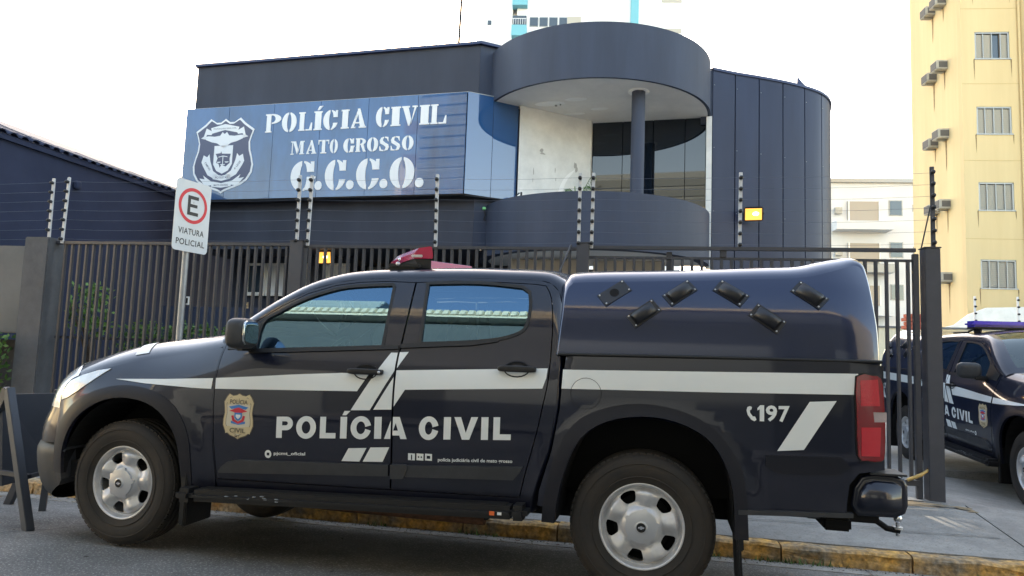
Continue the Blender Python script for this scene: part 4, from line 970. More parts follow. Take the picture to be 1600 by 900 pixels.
# ================================================================ FENCE
FU=Vector((.9852,-.1712,0)); FA=math.atan2(-.1712,.9852); F0=Vector((-5.27,8.20,0)); FT=2.36
FN=Vector((.1712,.9852,0))
def FP(t,z=0,d=0): return F0+FU*t+FN*d+Vector((0,0,z))
RZ=Matrix.Rotation(FA,3,'Z')
TL=((Vector((3.82,6.62,0))-F0).length)
postT=[2.97,6.07,TL+.03]                       # posts along the run
fen=empty('bar_fence',tuple(FP(0)),0,'dark grey metal bar fence between the rendered pillar and the square corner post','fence')
def fpart(name,mb): 
    o=mb.build(name,fen); o.location=-F0; return o
def fbox(name,t0,t1,z0,z1,d,th,m='fence_paint',bev=.003):
    mb=MB(); c=FP((t0+t1)/2,(z0+z1)/2,d); mb.box(c,(t1-t0,th,z1-z0),m,bev,RZ); return fpart(name,mb)
fbox('top_rail',-.05,postT[0]-.06,FT-.035,FT,0,.06); fbox('top_rail',postT[0]+.06,postT[1]-.06,FT-.05,FT-.018,0,.05)
fbox('top_rail',postT[1]+.06,postT[2]-.06,FT-.035,FT,0,.05); fbox('top_rail',postT[1]+.06,postT[2]-.06,FT-.125,FT-.10,.03,.03)
fbox('middle_rail',.0,postT[0]-.06,1.235,1.265,.045,.03); fbox('middle_rail',postT[0]+.06,postT[1]-.06,1.235,1.265,.045,.03)
for a,b in ((0,postT[0]-.06),(postT[0]+.06,postT[1]-.06),(postT[1]+.06,postT[2]-.06)): fbox('bottom_rail',a,b,.165,.215,0,.04)
barmesh=None
def bars(t0,t1,n,z0,z1,tk=.028,d=0,wd=.034):
    global barmesh
    mb=MB(); mb.box((0,0,(z0+z1)/2),(tk,wd,z1-z0),'fence_paint',.003)
    first=None
    for i in range(n):
        t=t0+(t1-t0)*(i+.5)/n
        if first is None: o=mb.build('fence_bar',fen); first=o
        else: o=first.copy(); COL.objects.link(o)
        o.location=FP(t,0,d)-F0; o.rotation_euler=(0,0,FA)
bars(.03,postT[0]-.09,31,.215,FT-.035); bars(postT[0]+.09,postT[1]-.09,33,.215,FT-.05); bars(postT[1]+.09,postT[2]-.08,32,.215,FT-.125)
for t,w in ((postT[0],.155),(postT[1],.125)):
    mb=MB(); mb.box(FP(t,FT/2+.01),(w,.13,FT+.02),'post_paint',.006,RZ); mb.box(FP(t,FT+.024),(w+.012,.142,.008),'post_paint',.002,RZ); fpart('fence_post',mb)
mb=MB(); mb.box(FP(postT[1]+.86+.0,FT/2,.05),(.055,.04,FT-.1),'fence_paint',.004,RZ); mb.box(FP(7.45,FT-.06,.02),(.06,.05,.08),'fence_paint',.004,RZ); fpart('fence_post',mb)
mb=MB(); mb.box(FP(postT[2]-.055,(FT)/2,.02),(.05,.05,FT-.1),'fence_paint',.004,RZ); fpart('gate_stile',mb)
mb=MB(); mb.tube([FP(5.95,2.36,-.05),FP(5.70,1.6,-.35)],.010,'fence_paint',6); fpart('stay_rod',mb)
# corner post right
mb=MB(); mb.box((0,0,FT/2-.1),(.135,.135,FT+.2),'post_paint',.006); mb.box((0,0,FT+.006),(.15,.15,.012),'post_paint',.003)
o=mb.build('corner_post'); o.location=tuple(FP(postT[2]+.075,0,.02)); o.rotation_euler=(0,0,FA); tag(o,'tall square grey steel post at the right end of the bar fence, beside the driveway','post')
mb=MB(); c=FP(postT[2]-.02,.27,-.02); mb.tube([c+Vector((-.16,0,-.05)),c+Vector((-.05,-.02,.0)),c+Vector((.04,0,.05))],[.016,.018,.012],'brass',8); mb.sell(c+Vector((.04,0,.05)),(.04,.03,.04),'rust',.8)
o=mb.build('gate_hinge',fen); o.location=-F0
# rendered pillar left
bm=bmesh.new(); bmesh.ops.create_cube(bm,size=1); bmesh.ops.scale(bm,vec=(.32,.26,2.39),verts=bm.verts); bmesh.ops.bevel(bm,geom=bm.edges[:],offset=.012,segments=2,affect='EDGES'); bmesh.ops.translate(bm,vec=(0,0,1.195),verts=bm.verts); bm.verts.index_update()
mat('render_grey',(.115,.117,.125),.85,noise=.25,nscale=4,bump=.6,bscale=14)
mb=MB(); mb.add([v.co.copy() for v in bm.verts],[tuple(v.index for v in f.verts) for f in bm.faces],'render_grey'); bm.free()
o=mb.build('gate_pillar'); o.location=tuple(FP(-.20)); o.rotation_euler=(0,0,FA); tag(o,'rough grey rendered pillar at the left end of the bar fence','pillar')
# neighbour's low wall to the left and its hedge
lw=empty('boundary_wall',(-7.6,8.75,0),-.14,'low grey panelled wall left of the rendered pillar above a hedge','wall')
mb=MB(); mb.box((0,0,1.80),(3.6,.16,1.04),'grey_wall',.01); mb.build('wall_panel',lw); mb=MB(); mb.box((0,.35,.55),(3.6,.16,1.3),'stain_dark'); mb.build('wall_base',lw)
def leaves(name,box,n,sz,label=None,cat=None,mats=('leaf','leaf_pale'),seed=1,kind=None,parent=None,shape='box'):
    r=random.Random(seed); mb=MB(); x0,y0,z0,x1,y1,z1=box
    for k in range(n):
        if shape=='box':
            p=Vector((r.uniform(x0,x1),r.uniform(y0,y1),z0+(z1-z0)*r.random()**.6)); p.z+=.04*math.sin(p.x*9)+.03*math.sin(p.x*23)
        else:
            a=r.random()*6.283; q=math.sqrt(r.random()); hz=r.random(); rr=(1-hz)**.5
            p=Vector(((x0+x1)/2+(x1-x0)/2*q*math.cos(a),(y0+y1)/2+(y1-y0)/2*q*math.sin(a),z0+(z1-z0)*hz))
        d=Vector((r.gauss(0,1),r.gauss(0,1),r.gauss(0,1)+.6)).normalized(); e=d.cross(Vector((r.gauss(0,1),r.gauss(0,1),.1))).normalized(); s=sz*r.uniform(.6,1.4)
        mb.add([p,p+d*s*.5+e*s*.28,p+d*s,p+d*s*.5-e*s*.28],[(0,1,2,3)],mats[0] if r.random()<.65 else mats[1])
    o=mb.build(name,parent)
    if label: tag(o,label,cat)
    if kind: o['kind']=kind
    return o
h=empty('hedge',(-7.3,8.0,0),0,'green leafy hedge in front of the low grey wall left of the pillar','hedge'); leaves('foliage',(-1.0,-.25,.45,1.62,.25,1.24),3000,.07,parent=h,seed=3); mb=MB(); 
for k in range(14): mb.tube([(-1.5+k*.2,0,0),(-1.45+k*.2,.03,.7)],.012,'bark',5)
mb.build('stem',h)
h=empty('hedge',(-4.1,8.9,0),-.17,'clipped green hedge behind the bars beside the parking sign post','hedge'); leaves('foliage',(-.85,-.2,.85,1.3,.2,1.44),2400,.055,parent=h,seed=5)
mb=MB()
for k in range(10): mb.tube([(-.8+k*.2,0,0),(-.78+k*.2,.03,.9)],.01,'bark',5)
mb.build('stem',h)
h=empty('shrub',(-5.55,9.4,0),0,'pale leafy shrub behind the leftmost fence bars','plant'); leaves('foliage',(-.26,-.2,1.3,.26,.2,1.95),420,.075,parent=h,seed=8,mats=('leaf_pale','leaf'),shape='r')
mb=MB()
for k in range(5): mb.tube([(0,0,0),(random.uniform(-.1,.1),0,.9),(random.uniform(-.25,.25),random.uniform(-.2,.2),1.7)],[.02,.014,.006],'bark',6)
mb.build('stem',h)
# ================================================================ ELECTRIC FENCE
poles=[(-5.44,8.24,'leftmost white pole with black insulators, on the rendered pillar'),(-5.23,8.16,'second white insulator pole from the left, at the pillar edge of the fence'),(-2.36,7.66,'white insulator pole on the left side of the fence post nearest the parking sign'),(-2.235,7.64,'white insulator pole on the right side of the fence post nearest the parking sign'),(-.82,7.40,'white insulator pole above the pickup light bar'),(.66,7.14,'white insulator pole on the left of the pair under the round balcony'),(.79,7.12,'white insulator pole on the right of the pair under the round balcony'),(2.22,6.90,'white insulator pole beside the lit floodlight on the curved blue wall'),(-3.80,7.93,'white insulator pole hidden mostly behind the parking sign')]
PH=.78
pm=None
for i,(x,y,lab) in enumerate(poles):
    e=empty('insulator_pole',(x,y,FT-.03),FA,lab,'pole','insulator poles on top of the fence'); lean=(-.02,.03,-.02,.01,-.03,.0,.01,.02,0)[i]
    e.rotation_euler=(0,lean*.6,FA)
    if pm is None:
        mb=MB(); mb.box((0,0,PH/2),(.034,.022,PH),'pole_white',.003); a=mb.build('pole',e)
        mb=MB()
        mb.lathe([(0,-.052),(.016,-.050),(.019,-.040),(.011,-.033),(.019,-.026),(.019,-.012),(.010,-.004),(.0,-.0)],'insulator',12,'Y',(0,0,0)); mb.sell((0,-.03,0),(.040,.045,.040),'insulator',.8,10,6)
        b=mb.build('insulator',e); b.location=(0,0,.05)
        pm=(a.data,b.data); k0=1
    else:
        o=bpy.data.objects.new('pole',pm[0]); COL.objects.link(o); o.parent=e; k0=0
    for k in range(k0,7):
        o=bpy.data.objects.new('insulator',pm[1]); COL.objects.link(o); o.parent=e; o.location=(0,0,.05+k*.112)
e=empty('insulator_pole',(3.93,6.57,FT),FA,'dark insulator pole on top of the corner post in front of the yellow building','pole','insulator poles on top of the fence')
mb=MB(); mb.box((0,0,PH/2),(.036,.024,PH),'post_paint',.003); mb.build('pole',e)
for k in range(7):
    o=bpy.data.objects.new('insulator',pm[1]); COL.objects.link(o); o.parent=e; o.location=(0,0,.05+k*.112)
mb=MB(); mb.tube([(0,.02,.45),(.0,.30,.02)],.007,'post_paint',6); mb.build('stay_rod',e)
for k in range(7):
    z=FT+.02+k*.112; pp=[(-8.2,8.75,z)]+[(x,y-.035,z) for x,y,_ in sorted(poles)]+[(3.93,6.53,z+.02)]
    pts=[]
    for a,b in zip(pp[:-1],pp[1:]):
        for t in (0,.33,.66): pts.append((a[0]+(b[0]-a[0])*t,a[1]+(b[1]-a[1])*t,a[2]+(b[2]-a[2])*t-.018*4*t*(1-t)*min(1,math.dist(a[:2],b[:2])/2)))
    pts.append(pp[-1]); mb=MB(); mb.tube(pts,.0013,'wire',4,smooth=False); tag(mb.build('electric_wire'),('lowest strand of electric fence wire just above the top rail','second lowest strand of electric fence wire','third strand up of the electric fence wire','middle strand of the seven electric fence wires','third strand down of the electric fence wire','second highest strand of electric fence wire','highest strand of electric fence wire at the pole tips')[k],'wire','electric fence wires')
mb=MB(); pts=[(-9.5,9,5.0),(-7.5,12,4.4),(-6.4,13.8,4.45)]; mb.tube(smooth_poly([(-9.5,9,5.35),(-8.3,11.2,4.62),(-7.0,14,4.35)],5),.008,'wire',5); tag(mb.build('overhead_cable'),'thin cable hanging down over the left tiled roof','cable')
# ================================================================ PARKING SIGN
sx=math.atan2(.35,.15)
t=empty('parking_sign',(-3.12,6.76,-.02),0,'white parking sign with red ringed E and VIATURA POLICIAL on a galvanised post','sign')
mb=MB(); mb.tube([(-.02,0,-.12),(-.02,0,1.9),(-.02,0,2.62)],.030,'galv',14); mb.build('post',t)
SX=Vector((.142,.345,0)).normalized(); SN=SX.cross(Vector((0,0,1)))
w,hh,r=.212,.342,.040
out=[(w-r+r*math.cos(math.radians(a)),hh-r+r*math.sin(math.radians(a))) for a in range(0,91,15)]+[(-w+r+r*math.cos(math.radians(a)),hh-r+r*math.sin(math.radians(a))) for a in range(90,181,15)]+[(-w+r+r*math.cos(math.radians(a)),-hh+r+r*math.sin(math.radians(a))) for a in range(180,271,15)]+[(w-r+r*math.cos(math.radians(a)),-hh+r+r*math.sin(math.radians(a))) for a in range(270,361,15)]
S=flat(tuple(Vector((-.012,0,2.460))+SN*.036),SX,Vector((0,0,1)))
mb=MB(); lay(mb,region([out]),S,'sign_plate',0,.004,smooth=False,rim_m='galv'); lay(mb,region([out]),S,'galv',-.004,0,flip=True,smooth=False); pl=mb.build('plate',t)
mb=MB(); lay(mb,region([ell(0,.105,.173,.173,48)],[ell(0,.105,.140,.140,48)]),S,'sign_red',.0015,0,smooth=False); mb.build('ring',pl)
mb=MB(); lay(mb,region([[(x*1.14,y*1.14) for x,y in q] for q in (rect(-.058,.010,-.028,.176),rect(-.058,.147,.055,.176),rect(-.058,.079,.046,.106),rect(-.058,.010,.058,.039))]),S,'sign_black',.0015,0,smooth=False); mb.build('letter_e',pl)
mb=MB()
for tx,z0,x1 in (('VIATURA',-.177,.154),('POLICIAL',-.283,.171)):
    V,T_=text2d(tx,.012,(-x1,z0,x1,z0+.059),1.1); lay(mb,(V,T_),S,'sign_black',.0015,0,smooth=False)
mb.build('lettering',pl)
mb=MB(); 
for z in (2.32,2.60): mb.box((0,.0,z),(.05,.03,.025),'galv',.004)
mb.build('bracket',t)
# ================================================================ A-FRAME BARRIER
b=empty('folding_barrier',(-3.35,5.1,0),0,'dark painted metal A-frame barrier standing in front of the pickup nose','barrier')
def bar(a,c,w,d,m='frame_dark'):
    a,c=Vector(a),Vector(c); v=c-a; q=v.to_track_quat('Z','Y').to_matrix(); mb=MB(); mb.box((a+c)/2,(w,d,v.length),m,.003,q); return mb
mat('frame_dark',(.045,.050,.062),.45,noise=.12,nscale=6)
O=Vector((-3.35,5.1,0))
near=Vector((-3.51,5.05,.86))
bar(near-O,Vector((-3.10,4.78,-.04))-O,.05,.07).build('leg',b); bar(near-O,Vector((-4.02,5.25,-.10))-O,.05,.07).build('leg',b)
far=Vector((-3.72,5.95,.80))
bar(far-O,Vector((-3.62,5.72,-.13))-O,.045,.06).build('leg',b); bar(far-O,Vector((-4.1,6.0,-.2))-O,.045,.06).build('leg',b)
mb=MB(); Pq=[Vector((-3.57,5.08,.82)),Vector((-3.52,5.70,.80)),Vector((-3.48,5.62,.20)),Vector((-3.47,5.02,.20))]; vs=[p-O for p in Pq]+[p-O+Vector((-.03,0,0)) for p in Pq]; mb.add(vs,[(0,1,2,3),(7,6,5,4),(0,4,5,1),(1,5,6,2),(2,6,7,3),(3,7,4,0)],'frame_dark'); mb.build('board',b)
bar(Vector((-4.0,5.22,.30))-O,Vector((-3.22,4.92,.29))-O,.03,.03).build('cross_bar',b)
bar(Vector((-3.3,4.98,.27))-O,Vector((-3.42,5.7,.24))-O,.025,.025).build('cross_bar',b)
# ================================================================ POLICE STATION (local x along the front, y away from the street)
A0=Vector((-.73,12.5,0)); BA=math.atan2(-.2563,.9665)
B=empty('police_station',tuple(A0),BA,'navy two storey police station with blue glass sign band, round balcony and curved end','building')
def bpart(name,mb,parent=None): return mb.build(name,parent or B)
def slab(name,poly,z0,z1,m,bev=0):
    mb=MB(); mb.prism(poly,z0,z1,m,'XY'); return bpart(name,mb)
ZT=6.862
# upper box: front wall in two bands, chamfered corner wall, side wall, roof
mb=MB(); mb.prism([(-6.04,0),(0,0),(0,.25),(-5.79,.25),(-5.79,9),(-6.04,9)],3.10,ZT,'navy_wall','XY'); bpart('front_wall',mb)
mb=MB(); mb.box((-3.02,-.012,ZT+.012),(6.10,.10,.05),'coping'); mb.box((-6.04,4.5,ZT+.012),(.10,9.0,.05),'coping'); bpart('coping',mb)
ch=[(0,0),(1.86,1.53),(1.86,1.80),(-.1,.25)]
mb=MB(); mb.prism([(.004,.0),(.80,.66),(.80,.90),(-.1,.25)],3.12,ZT,'navy_light','XY'); bpart('corner_wall',mb)
mb=MB(); mb.box((.40,.30,ZT+.012),(1.05,.10,.05),'coping',0,Matrix.Rotation(math.atan2(.66,.8),3,'Z')); bpart('coping',mb)
mb=MB(); mb.prism([(.70,.345),(1.86,1.40),(1.86,1.75),(.70,.80)],3.12,5.80,'white_wall','XY'); bpart('balcony_wall',mb)
slab('roof_slab',[(-5.8,.24),(0,.24),(1.86,1.75),(3.9,2.2),(6.4,4.2),(6.4,9),(-5.8,9)],6.3,6.55,'navy_wall')
# joints in the render of the parapet
# sign band: glass panes clad on the front
seams=[-5.975,-4.994,-3.997,-3.003,-2.02,-1.043,-.115]
z0,z1=4.02,5.862
sgn=[]
for i in range(6):
    a,b=seams[i]+.003,seams[i+1]-.003; mb=MB(); mb.box(((a+b)/2,-.285+random.uniform(-.0008,.0008),(z0+z1)/2),(b-a,.022,z1-z0),'sign_blue',.002,Matrix.Rotation(random.uniform(-.0025,.0025),3,'Z')); bpart('sign_pane',mb)
mb=MB(); mb.box((-3.045,-.14,z1+.004),(5.88,.27,.018),'alum'); mb.box((-3.045,-.14,z0-.012),(5.88,.27,.02),'seam_dark'); mb.box((-5.985,-.14,(z0+z1)/2),(.02,.27,z1-z0),'sign_blue'); bpart('sign_frame',mb)
# return pane on the chamfer
d=Vector((.74,.68,0)).normalized(); O1=Vector((-.105,-.292,0)); L1=1.03
for k in range(2):
    mb=MB(); c=O1+d*(L1*(k+.5)/2); mb.box((c.x,c.y,(z0+z1)/2),(L1/2-.006,.022,z1-z0),'glass_blue',.002,Matrix.Rotation(math.atan2(.68,.74)+(.010 if k else 0),3,'Z')); bpart('corner_pane',mb)
mb=MB(); mb.prism([(-.1,-.27),(.70,.34),(.70,.45),(-.1,.05)],z0-.03,z0-.005,'seam_dark','XY'); bpart('sign_frame',mb); mb=MB(); mb.prism([(-.1,-.27),(.70,.34),(.70,.45),(-.1,.05)],z1+.002,z1+.016,'alum','XY'); bpart('sign_frame',mb)
# lettering, cut stencil letters standing 12 mm proud
SS=flat((0,-.300,0),(1,0,0))
def line(items,zb,h,name):
    for ch_,a,b in items:
        mb=MB(); g=stencil(ch_,(b-a)/h); g=place(g,a,zb,h); lay(mb,region(g[0],g[1]),SS,'sign_white',.006,.010,smooth=False); bpart(name,mb)
line([('P',-4.166,-3.834),('O',-3.811,-3.499),('L',-3.452,-3.168),('Í',-3.130,-2.957),('C',-2.934,-2.632),('I',-2.564,-2.403),('A',-2.358,-2.054),('C',-1.861,-1.594),('I',-1.563,-1.373),('V',-1.352,-1.046),('I',-1.003,-.809),('L',-.788,-.489)],5.30,.362,'sign_letter')
line([('M',-3.585,-3.300),('A',-3.254,-3.043),('T',-3.006,-2.787),('O',-2.764,-2.603),('G',-2.489,-2.270),('R',-2.239,-2.027),('O',-2.009,-1.790),('S',-1.768,-1.568),('S',-1.546,-1.348),('O',-1.318,-1.096)],4.847,.256,'sign_letter')
line([('G',-3.549,-3.051),('.',-3.035,-2.885),('C',-2.833,-2.399),('.',-2.39,-2.235),('C',-2.195,-1.728),('.',-1.72,-1.565),('O',-1.529,-1.052),('.',-1.03,-.865)],4.155,.545,'sign_letter')
# crest
cr_x,cr_z=-5.055,4.885
def CT(P,k=1,dz=0): return [(cr_x+x*k,cr_z+(z)*k+dz) for x,z in P]
half=[(0,.735),(.10,.665),(.20,.665),(.335,.745),(.45,.64),(.655,.50),(.615,.40),(.575,.26),(.59,.10),(.64,-.05),(.675,-.20),(.655,-.35),(.56,-.50),(.42,-.59),(.20,-.66),(.08,-.70),(0,-.745)]
shield=half+[(-x,z) for x,z in half[::-1][1:-1]]
mb=MB(); fl=lambda ps,m,o,subs=(),t=0:lay(mb,region([CT(p) for p in ps],[CT(p) for p in subs]),SS,m,o,t,smooth=False)
fl([shield],'sign_white',.006,(),.010); fl([[(x*.945,z*.945) for x,z in shield]],'crest_dark',.0085); bpart('crest_shield',mb)
mb=MB()
wing=[(0,.43),(.05,.47),(.10,.40),(.22,.385),(.36,.40),(.50,.385),(.40,.32),(.28,.275),(.16,.25),(.08,.20),(.03,.16)]
eagle=wing+[(-x,z) for x,z in wing[::-1]]
fl([eagle],'sign_white',.011)
ban=[(-.50,.40),(-.40,.50),(-.44,.42),(-.24,.52),(0,.56),(.24,.52),(.44,.42),(.40,.50),(.50,.40),(.42,.34),(.38,.38),(.20,.47),(0,.50),(-.20,.47),(-.38,.38),(-.42,.34)]
ban=[(-.53,.36),(-.47,.40),(-.42,.56),(-.30,.50),(-.32,.56),(0,.63),(.32,.56),(.30,.50),(.42,.56),(.47,.40),(.53,.36),(.44,.34),(.40,.43),(.30,.42),(.28,.45),(0,.51),(-.28,.45),(-.30,.42),(-.40,.43),(-.44,.34)]
fl([ban],'sign_white',.011)
fl([[(-.21,.20),(.21,.20),(.21,-.17),(.13,-.30),(0,-.36),(-.13,-.30),(-.21,-.17)]],'sign_white',.011,[[(-.17,.04),(-.06,.05),(-.05,.09),(-.03,.04),(.17,.03),(.15,-.06),(.16,-.15),(.07,-.22),(-.02,-.18),(-.06,-.24),(-.09,-.16),(-.15,-.14),(-.12,-.05)]])
fl([rect(-.008,-.17,.008,.0),[(-.10,-.02),(0,.0),(.10,-.02),(.10,-.035),(0,-.015),(-.10,-.035)],ell(-.09,-.12,.045,.022,12,180,360),ell(.09,-.12,.045,.022,12,180,360),rect(-.05,-.185,.05,-.17)],'sign_white',.0115)
for sg in (-1,1):
    fl([[(sg*.44,.02),(sg*.36,-.02),(sg*.31,.04),(sg*.28,-.10),(sg*.20,-.30),(sg*.08,-.38),(sg*.14,-.47),(sg*.32,-.38),(sg*.44,-.20),(sg*.48,-.12)]],'sign_white',.011)
fl([[(-.18,-.36),(0,-.40),(.18,-.36),(.20,-.46),(0,-.50),(-.20,-.46)]],'sign_white',.011)
fl([[(-.50,-.44),(-.38,-.46),(-.42,-.38),(-.24,-.50),(0,-.545),(.24,-.50),(.42,-.38),(.38,-.46),(.50,-.44),(.36,-.60),(.22,-.58),(.22,-.61),(0,-.635),(-.22,-.61),(-.22,-.58),(-.36,-.60)]],'sign_white',.011)
for tx,bx in (('POLÍCIA JUDICIÁRIA CIVIL',(-.26,.520,.26,.560)),('POTESTAS',(-.14,-.455,.14,-.415)),('MATO GROSSO',(-.16,-.60,.16,-.565))):
    V,T_=text2d(tx,.01,bx); lay(mb,([(cr_x+x,cr_z+z) for x,z in V],T_),SS,'crest_dark',.0125,0,smooth=False)
for sg,tx in ((-1,'OMNIS'),(1,'A LEGE')):
    V,T_=text2d(tx,.01,(-.10,-.02,.10,.02)); a=math.radians(-52*(-sg)*-1) if 0 else math.radians(52*sg); V=[(cr_x+sg*.335+x*math.cos(a)-y*math.sin(a),cr_z-.20+x*math.sin(a)+y*math.cos(a)) for x,y in V]; lay(mb,(V,T_),SS,'crest_dark',.0125,0,smooth=False)
bpart('crest_emblem',mb)
# round balcony
CX,CY,R=1.945,1.363,2.13
def ring(name,z0,z1,m,r0,r1,a0=178,a1=364,n=64,under=None):
    mb=MB(); o=[(CX+r1*math.cos(math.radians(a0+(a1-a0)*k/n)),CY+r1*math.sin(math.radians(a0+(a1-a0)*k/n))) for k in range(n+1)]; i=[(CX+r0*math.cos(math.radians(a0+(a1-a0)*k/n)),CY+r0*math.sin(math.radians(a0+(a1-a0)*k/n))) for k in range(n+1)]
    vs=[(x,y,z0) for x,y in o]+[(x,y,z1) for x,y in o]+[(x,y,z0) for x,y in i]+[(x,y,z1) for x,y in i]; N=n+1
    mb.add(vs,[(k,k+1,N+k+1,N+k) for k in range(n)],m,True); mb.add(vs,[(2*N+k+1,2*N+k,3*N+k,3*N+k+1) for k in range(n)],m,True)
    mb.add(vs,[(N+k,N+k+1,3*N+k+1,3*N+k) for k in range(n)]+[(k+1,k,2*N+k,2*N+k+1) for k in range(n)],under or m); mb.add(vs,[(0,N,3*N,2*N),(n,2*N+n,3*N+n,N+n)],m)
    return bpart(name,mb)
ring('canopy_ring',5.79,6.74,'navy_light',R-.05,R)
ring('balcony_parapet',2.96,3.90,'navy_light',R-.16,R)
mb=MB(); arcp=[(CX+(R-.045)*math.cos(math.radians(a)),CY+(R-.05)*math.sin(math.radians(a))) for a in range(180,361,4)]
mb.prism(arcp+[(4.05,1.56),(1.9,1.56)],5.795,5.86,'soffit','XY'); 
for (x,y,a,b) in ((1.25,.35,.28,.12),(1.75,.20,.20,.09),(2.1,.75,.16,.07),(1.6,.95,.2,.06)): mb.prism(ell(x,y,a,b,16),5.7915,5.7955,'patch','XY')
mb.lathe([(0,5.787),(.18,5.785),(.18,5.798)],'patch',24,'Z',(2.87,.02,0)); mb.sell((1.35,.42,5.778),(.05,.05,.03),'stain',.9,8,6); mb.sell((1.44,.38,5.778),(.03,.03,.03),'stain',.9,8,6)
bpart('balcony_ceiling',mb)
slab('canopy_top',arcp+[(4.05,1.56),(1.9,1.56)],6.60,6.66,'navy_wall')
slab('balcony_floor',arcp+[(4.05,1.56),(.2,1.56)],2.985,3.12,'soffit')
mb=MB(); mb.lathe([(.115,3.1),(.115,5.795)],'navy_light',28,'Z',(2.87,.02,0)); bpart('balcony_column',mb)
# glazing at the back of the balcony
gx=[1.87,2.45,3.03,3.62,4.00]
for i in range(4):
    mb=MB(); mb.box(((gx[i]+gx[i+1])/2,1.545,4.45),(gx[i+1]-gx[i]-.012,.02,2.72),'glass_dark',.002,Matrix.Rotation(random.uniform(-.006,.006),3,'Z')); bpart('balcony_pane',mb)
mb=MB(); mb.box((2.95,1.60,4.45),(2.2,.04,2.7),'seam_dark'); bpart('glazing_frame',mb)
mb=MB(); mb.box((4.055,1.47,4.35),(.10,.16,2.84),'white_wall'); bpart('pilaster',mb)
# dirt on the white wall
wdir=Vector((1.16,1.055,0)).normalized(); SW=flat((.70,.345,0),tuple(wdir)); mb=MB()
for (x,z,a,b) in ((.48,5.02,.05,.05),(.50,4.97,.09,.022),(1.22,4.86,.05,.08),(1.25,4.78,.04,.07),(.78,4.70,.010,.08),(.80,4.52,.010,.05),(.32,4.60,.012,.09),(.31,4.44,.01,.06)):
    P=[(x+a*math.cos(t)*random.uniform(.5,1),z+b*math.sin(t)*random.uniform(.5,1)) for t in [2*math.pi*k/9 for k in range(9)]]; lay(mb,region([P]),SW,'stain',.002,0,smooth=False)
P=smooth_poly([(.82,3.9),(.86,4.3),(1.0,4.6),(1.22,4.78),(1.18,4.72),(1.02,4.50),(.93,4.2),(.90,3.9)],4,True); lay(mb,region([P]),SW,'patch',.002,0,smooth=False)
bpart('wall_marks',mb)
# curved metal clad wall on the right
cp=[(4.06,1.42),(4.28,1.56),(4.50,1.74),(4.98,2.02),(5.47,2.33),(5.90,2.66),(6.27,3.05),(6.50,3.60),(6.58,4.30),(6.62,5.4),(6.62,7)]
mb=MB(); mb.box((4.02,1.72,6.17),(.24,.5,1.02),'navy_light'); bpart('wall_return',mb)
cp=[(4.112,1.45),(4.53,1.74),(4.98,2.01),(5.44,2.31),(5.88,2.66),(6.25,3.06),(6.49,3.58),(6.58,4.20),(6.61,4.85),(6.62,5.5)]
fine=smooth_poly(cp,6)
for i in range(len(cp)-1):
    seg=fine[i*6:i*6+7]; mb=MB(); d0=(Vector(seg[1])-Vector(seg[0])).normalized(); 
    g=.011
    seg=[(seg[0][0]+d0.x*g,seg[0][1]+d0.y*g)]+seg[1:-1]+[(seg[-1][0]-d0.x*g,seg[-1][1]-d0.y*g)]
    zt=6.69; N=len(seg); vs=[(x,y,.0) for x,y in seg]+[(x,y,zt) for x,y in seg]; nb=[(x-.04*0+d0.y*-.05*-1*-1,y+.05*d0.x) for x,y in seg]
    nb=[(x-d0.y*.05,y+d0.x*.05) for x,y in seg]; vs+=[(x,y,0) for x,y in nb]+[(x,y,zt) for x,y in nb]
    mb.add(vs,[(k,k+1,N+k+1,N+k) for k in range(N-1)],'clad',True); mb.add(vs,[(0,N,3*N,2*N),(N-1,3*N-1,4*N-1,2*N-1)]+[(N+k,N+k+1,3*N+k+1,3*N+k) for k in range(N-1)],'clad'); bpart('clad_panel',mb)
for k in range(len(cp)-1):
    a=Vector(fine[k*6]); b=Vector(fine[k*6+1]); dd=(b-a).normalized(); nn=Vector((dd.y,-dd.x))
    mb=MB()
    for z in (.4,1.6,2.8,4.0,5.2,6.4): p=a+dd*.04+nn*.002; mb.sell((p.x,p.y,z),(.018,.018,.018),'alum',1,6,4)
    bpart('panel_rivets',mb)['kind']='stuff'
mb=MB(); n=len(fine); bk=[]
for i,(x,y) in enumerate(fine):
    a=Vector(fine[max(0,i-1)]); b=Vector(fine[min(n-1,i+1)]); dd=(b-a).normalized(); bk.append((x-dd.y*.03,y+dd.x*.03))
vs=[(x,y,0) for x,y in bk]+[(x,y,6.685) for x,y in bk]; mb.add(vs,[(k,k+1,n+k+1,n+k) for k in range(n-1)],'seam_dark'); bpart('clad_backing',mb)
mb=MB(); ot=[(x+(x-bx)*.8,y+(y-by)*.8) for (x,y),(bx,by) in zip(fine,bk)]; inn=[(x+(bx-x)*4,y+(by-y)*4) for (x,y),(bx,by) in zip(fine,bk)]
vs=[(x,y,6.675) for x,y in ot]+[(x,y,6.725) for x,y in ot]+[(x,y,6.675) for x,y in inn]+[(x,y,6.725) for x,y in inn]
mb.add(vs,[(k,k+1,n+k+1,n+k) for k in range(n-1)]+[(n+k,n+k+1,3*n+k+1,3*n+k) for k in range(n-1)],'coping'); bpart('coping',mb)
mb=MB(); mb.prism([(5.75,6.70),(5.95,6.70),(5.82,6.86),(5.76,6.95)],2.72,2.86,'coping','XZ'); bpart('roof_bracket',mb)
mb=MB(); mb.tube([(-1.72,3.5,6.4),(-1.70,3.5,8.6),(-1.64,3.5,11.6)],[.034,.030,.026],'seam_dark',6); bpart('roof_mast',mb)
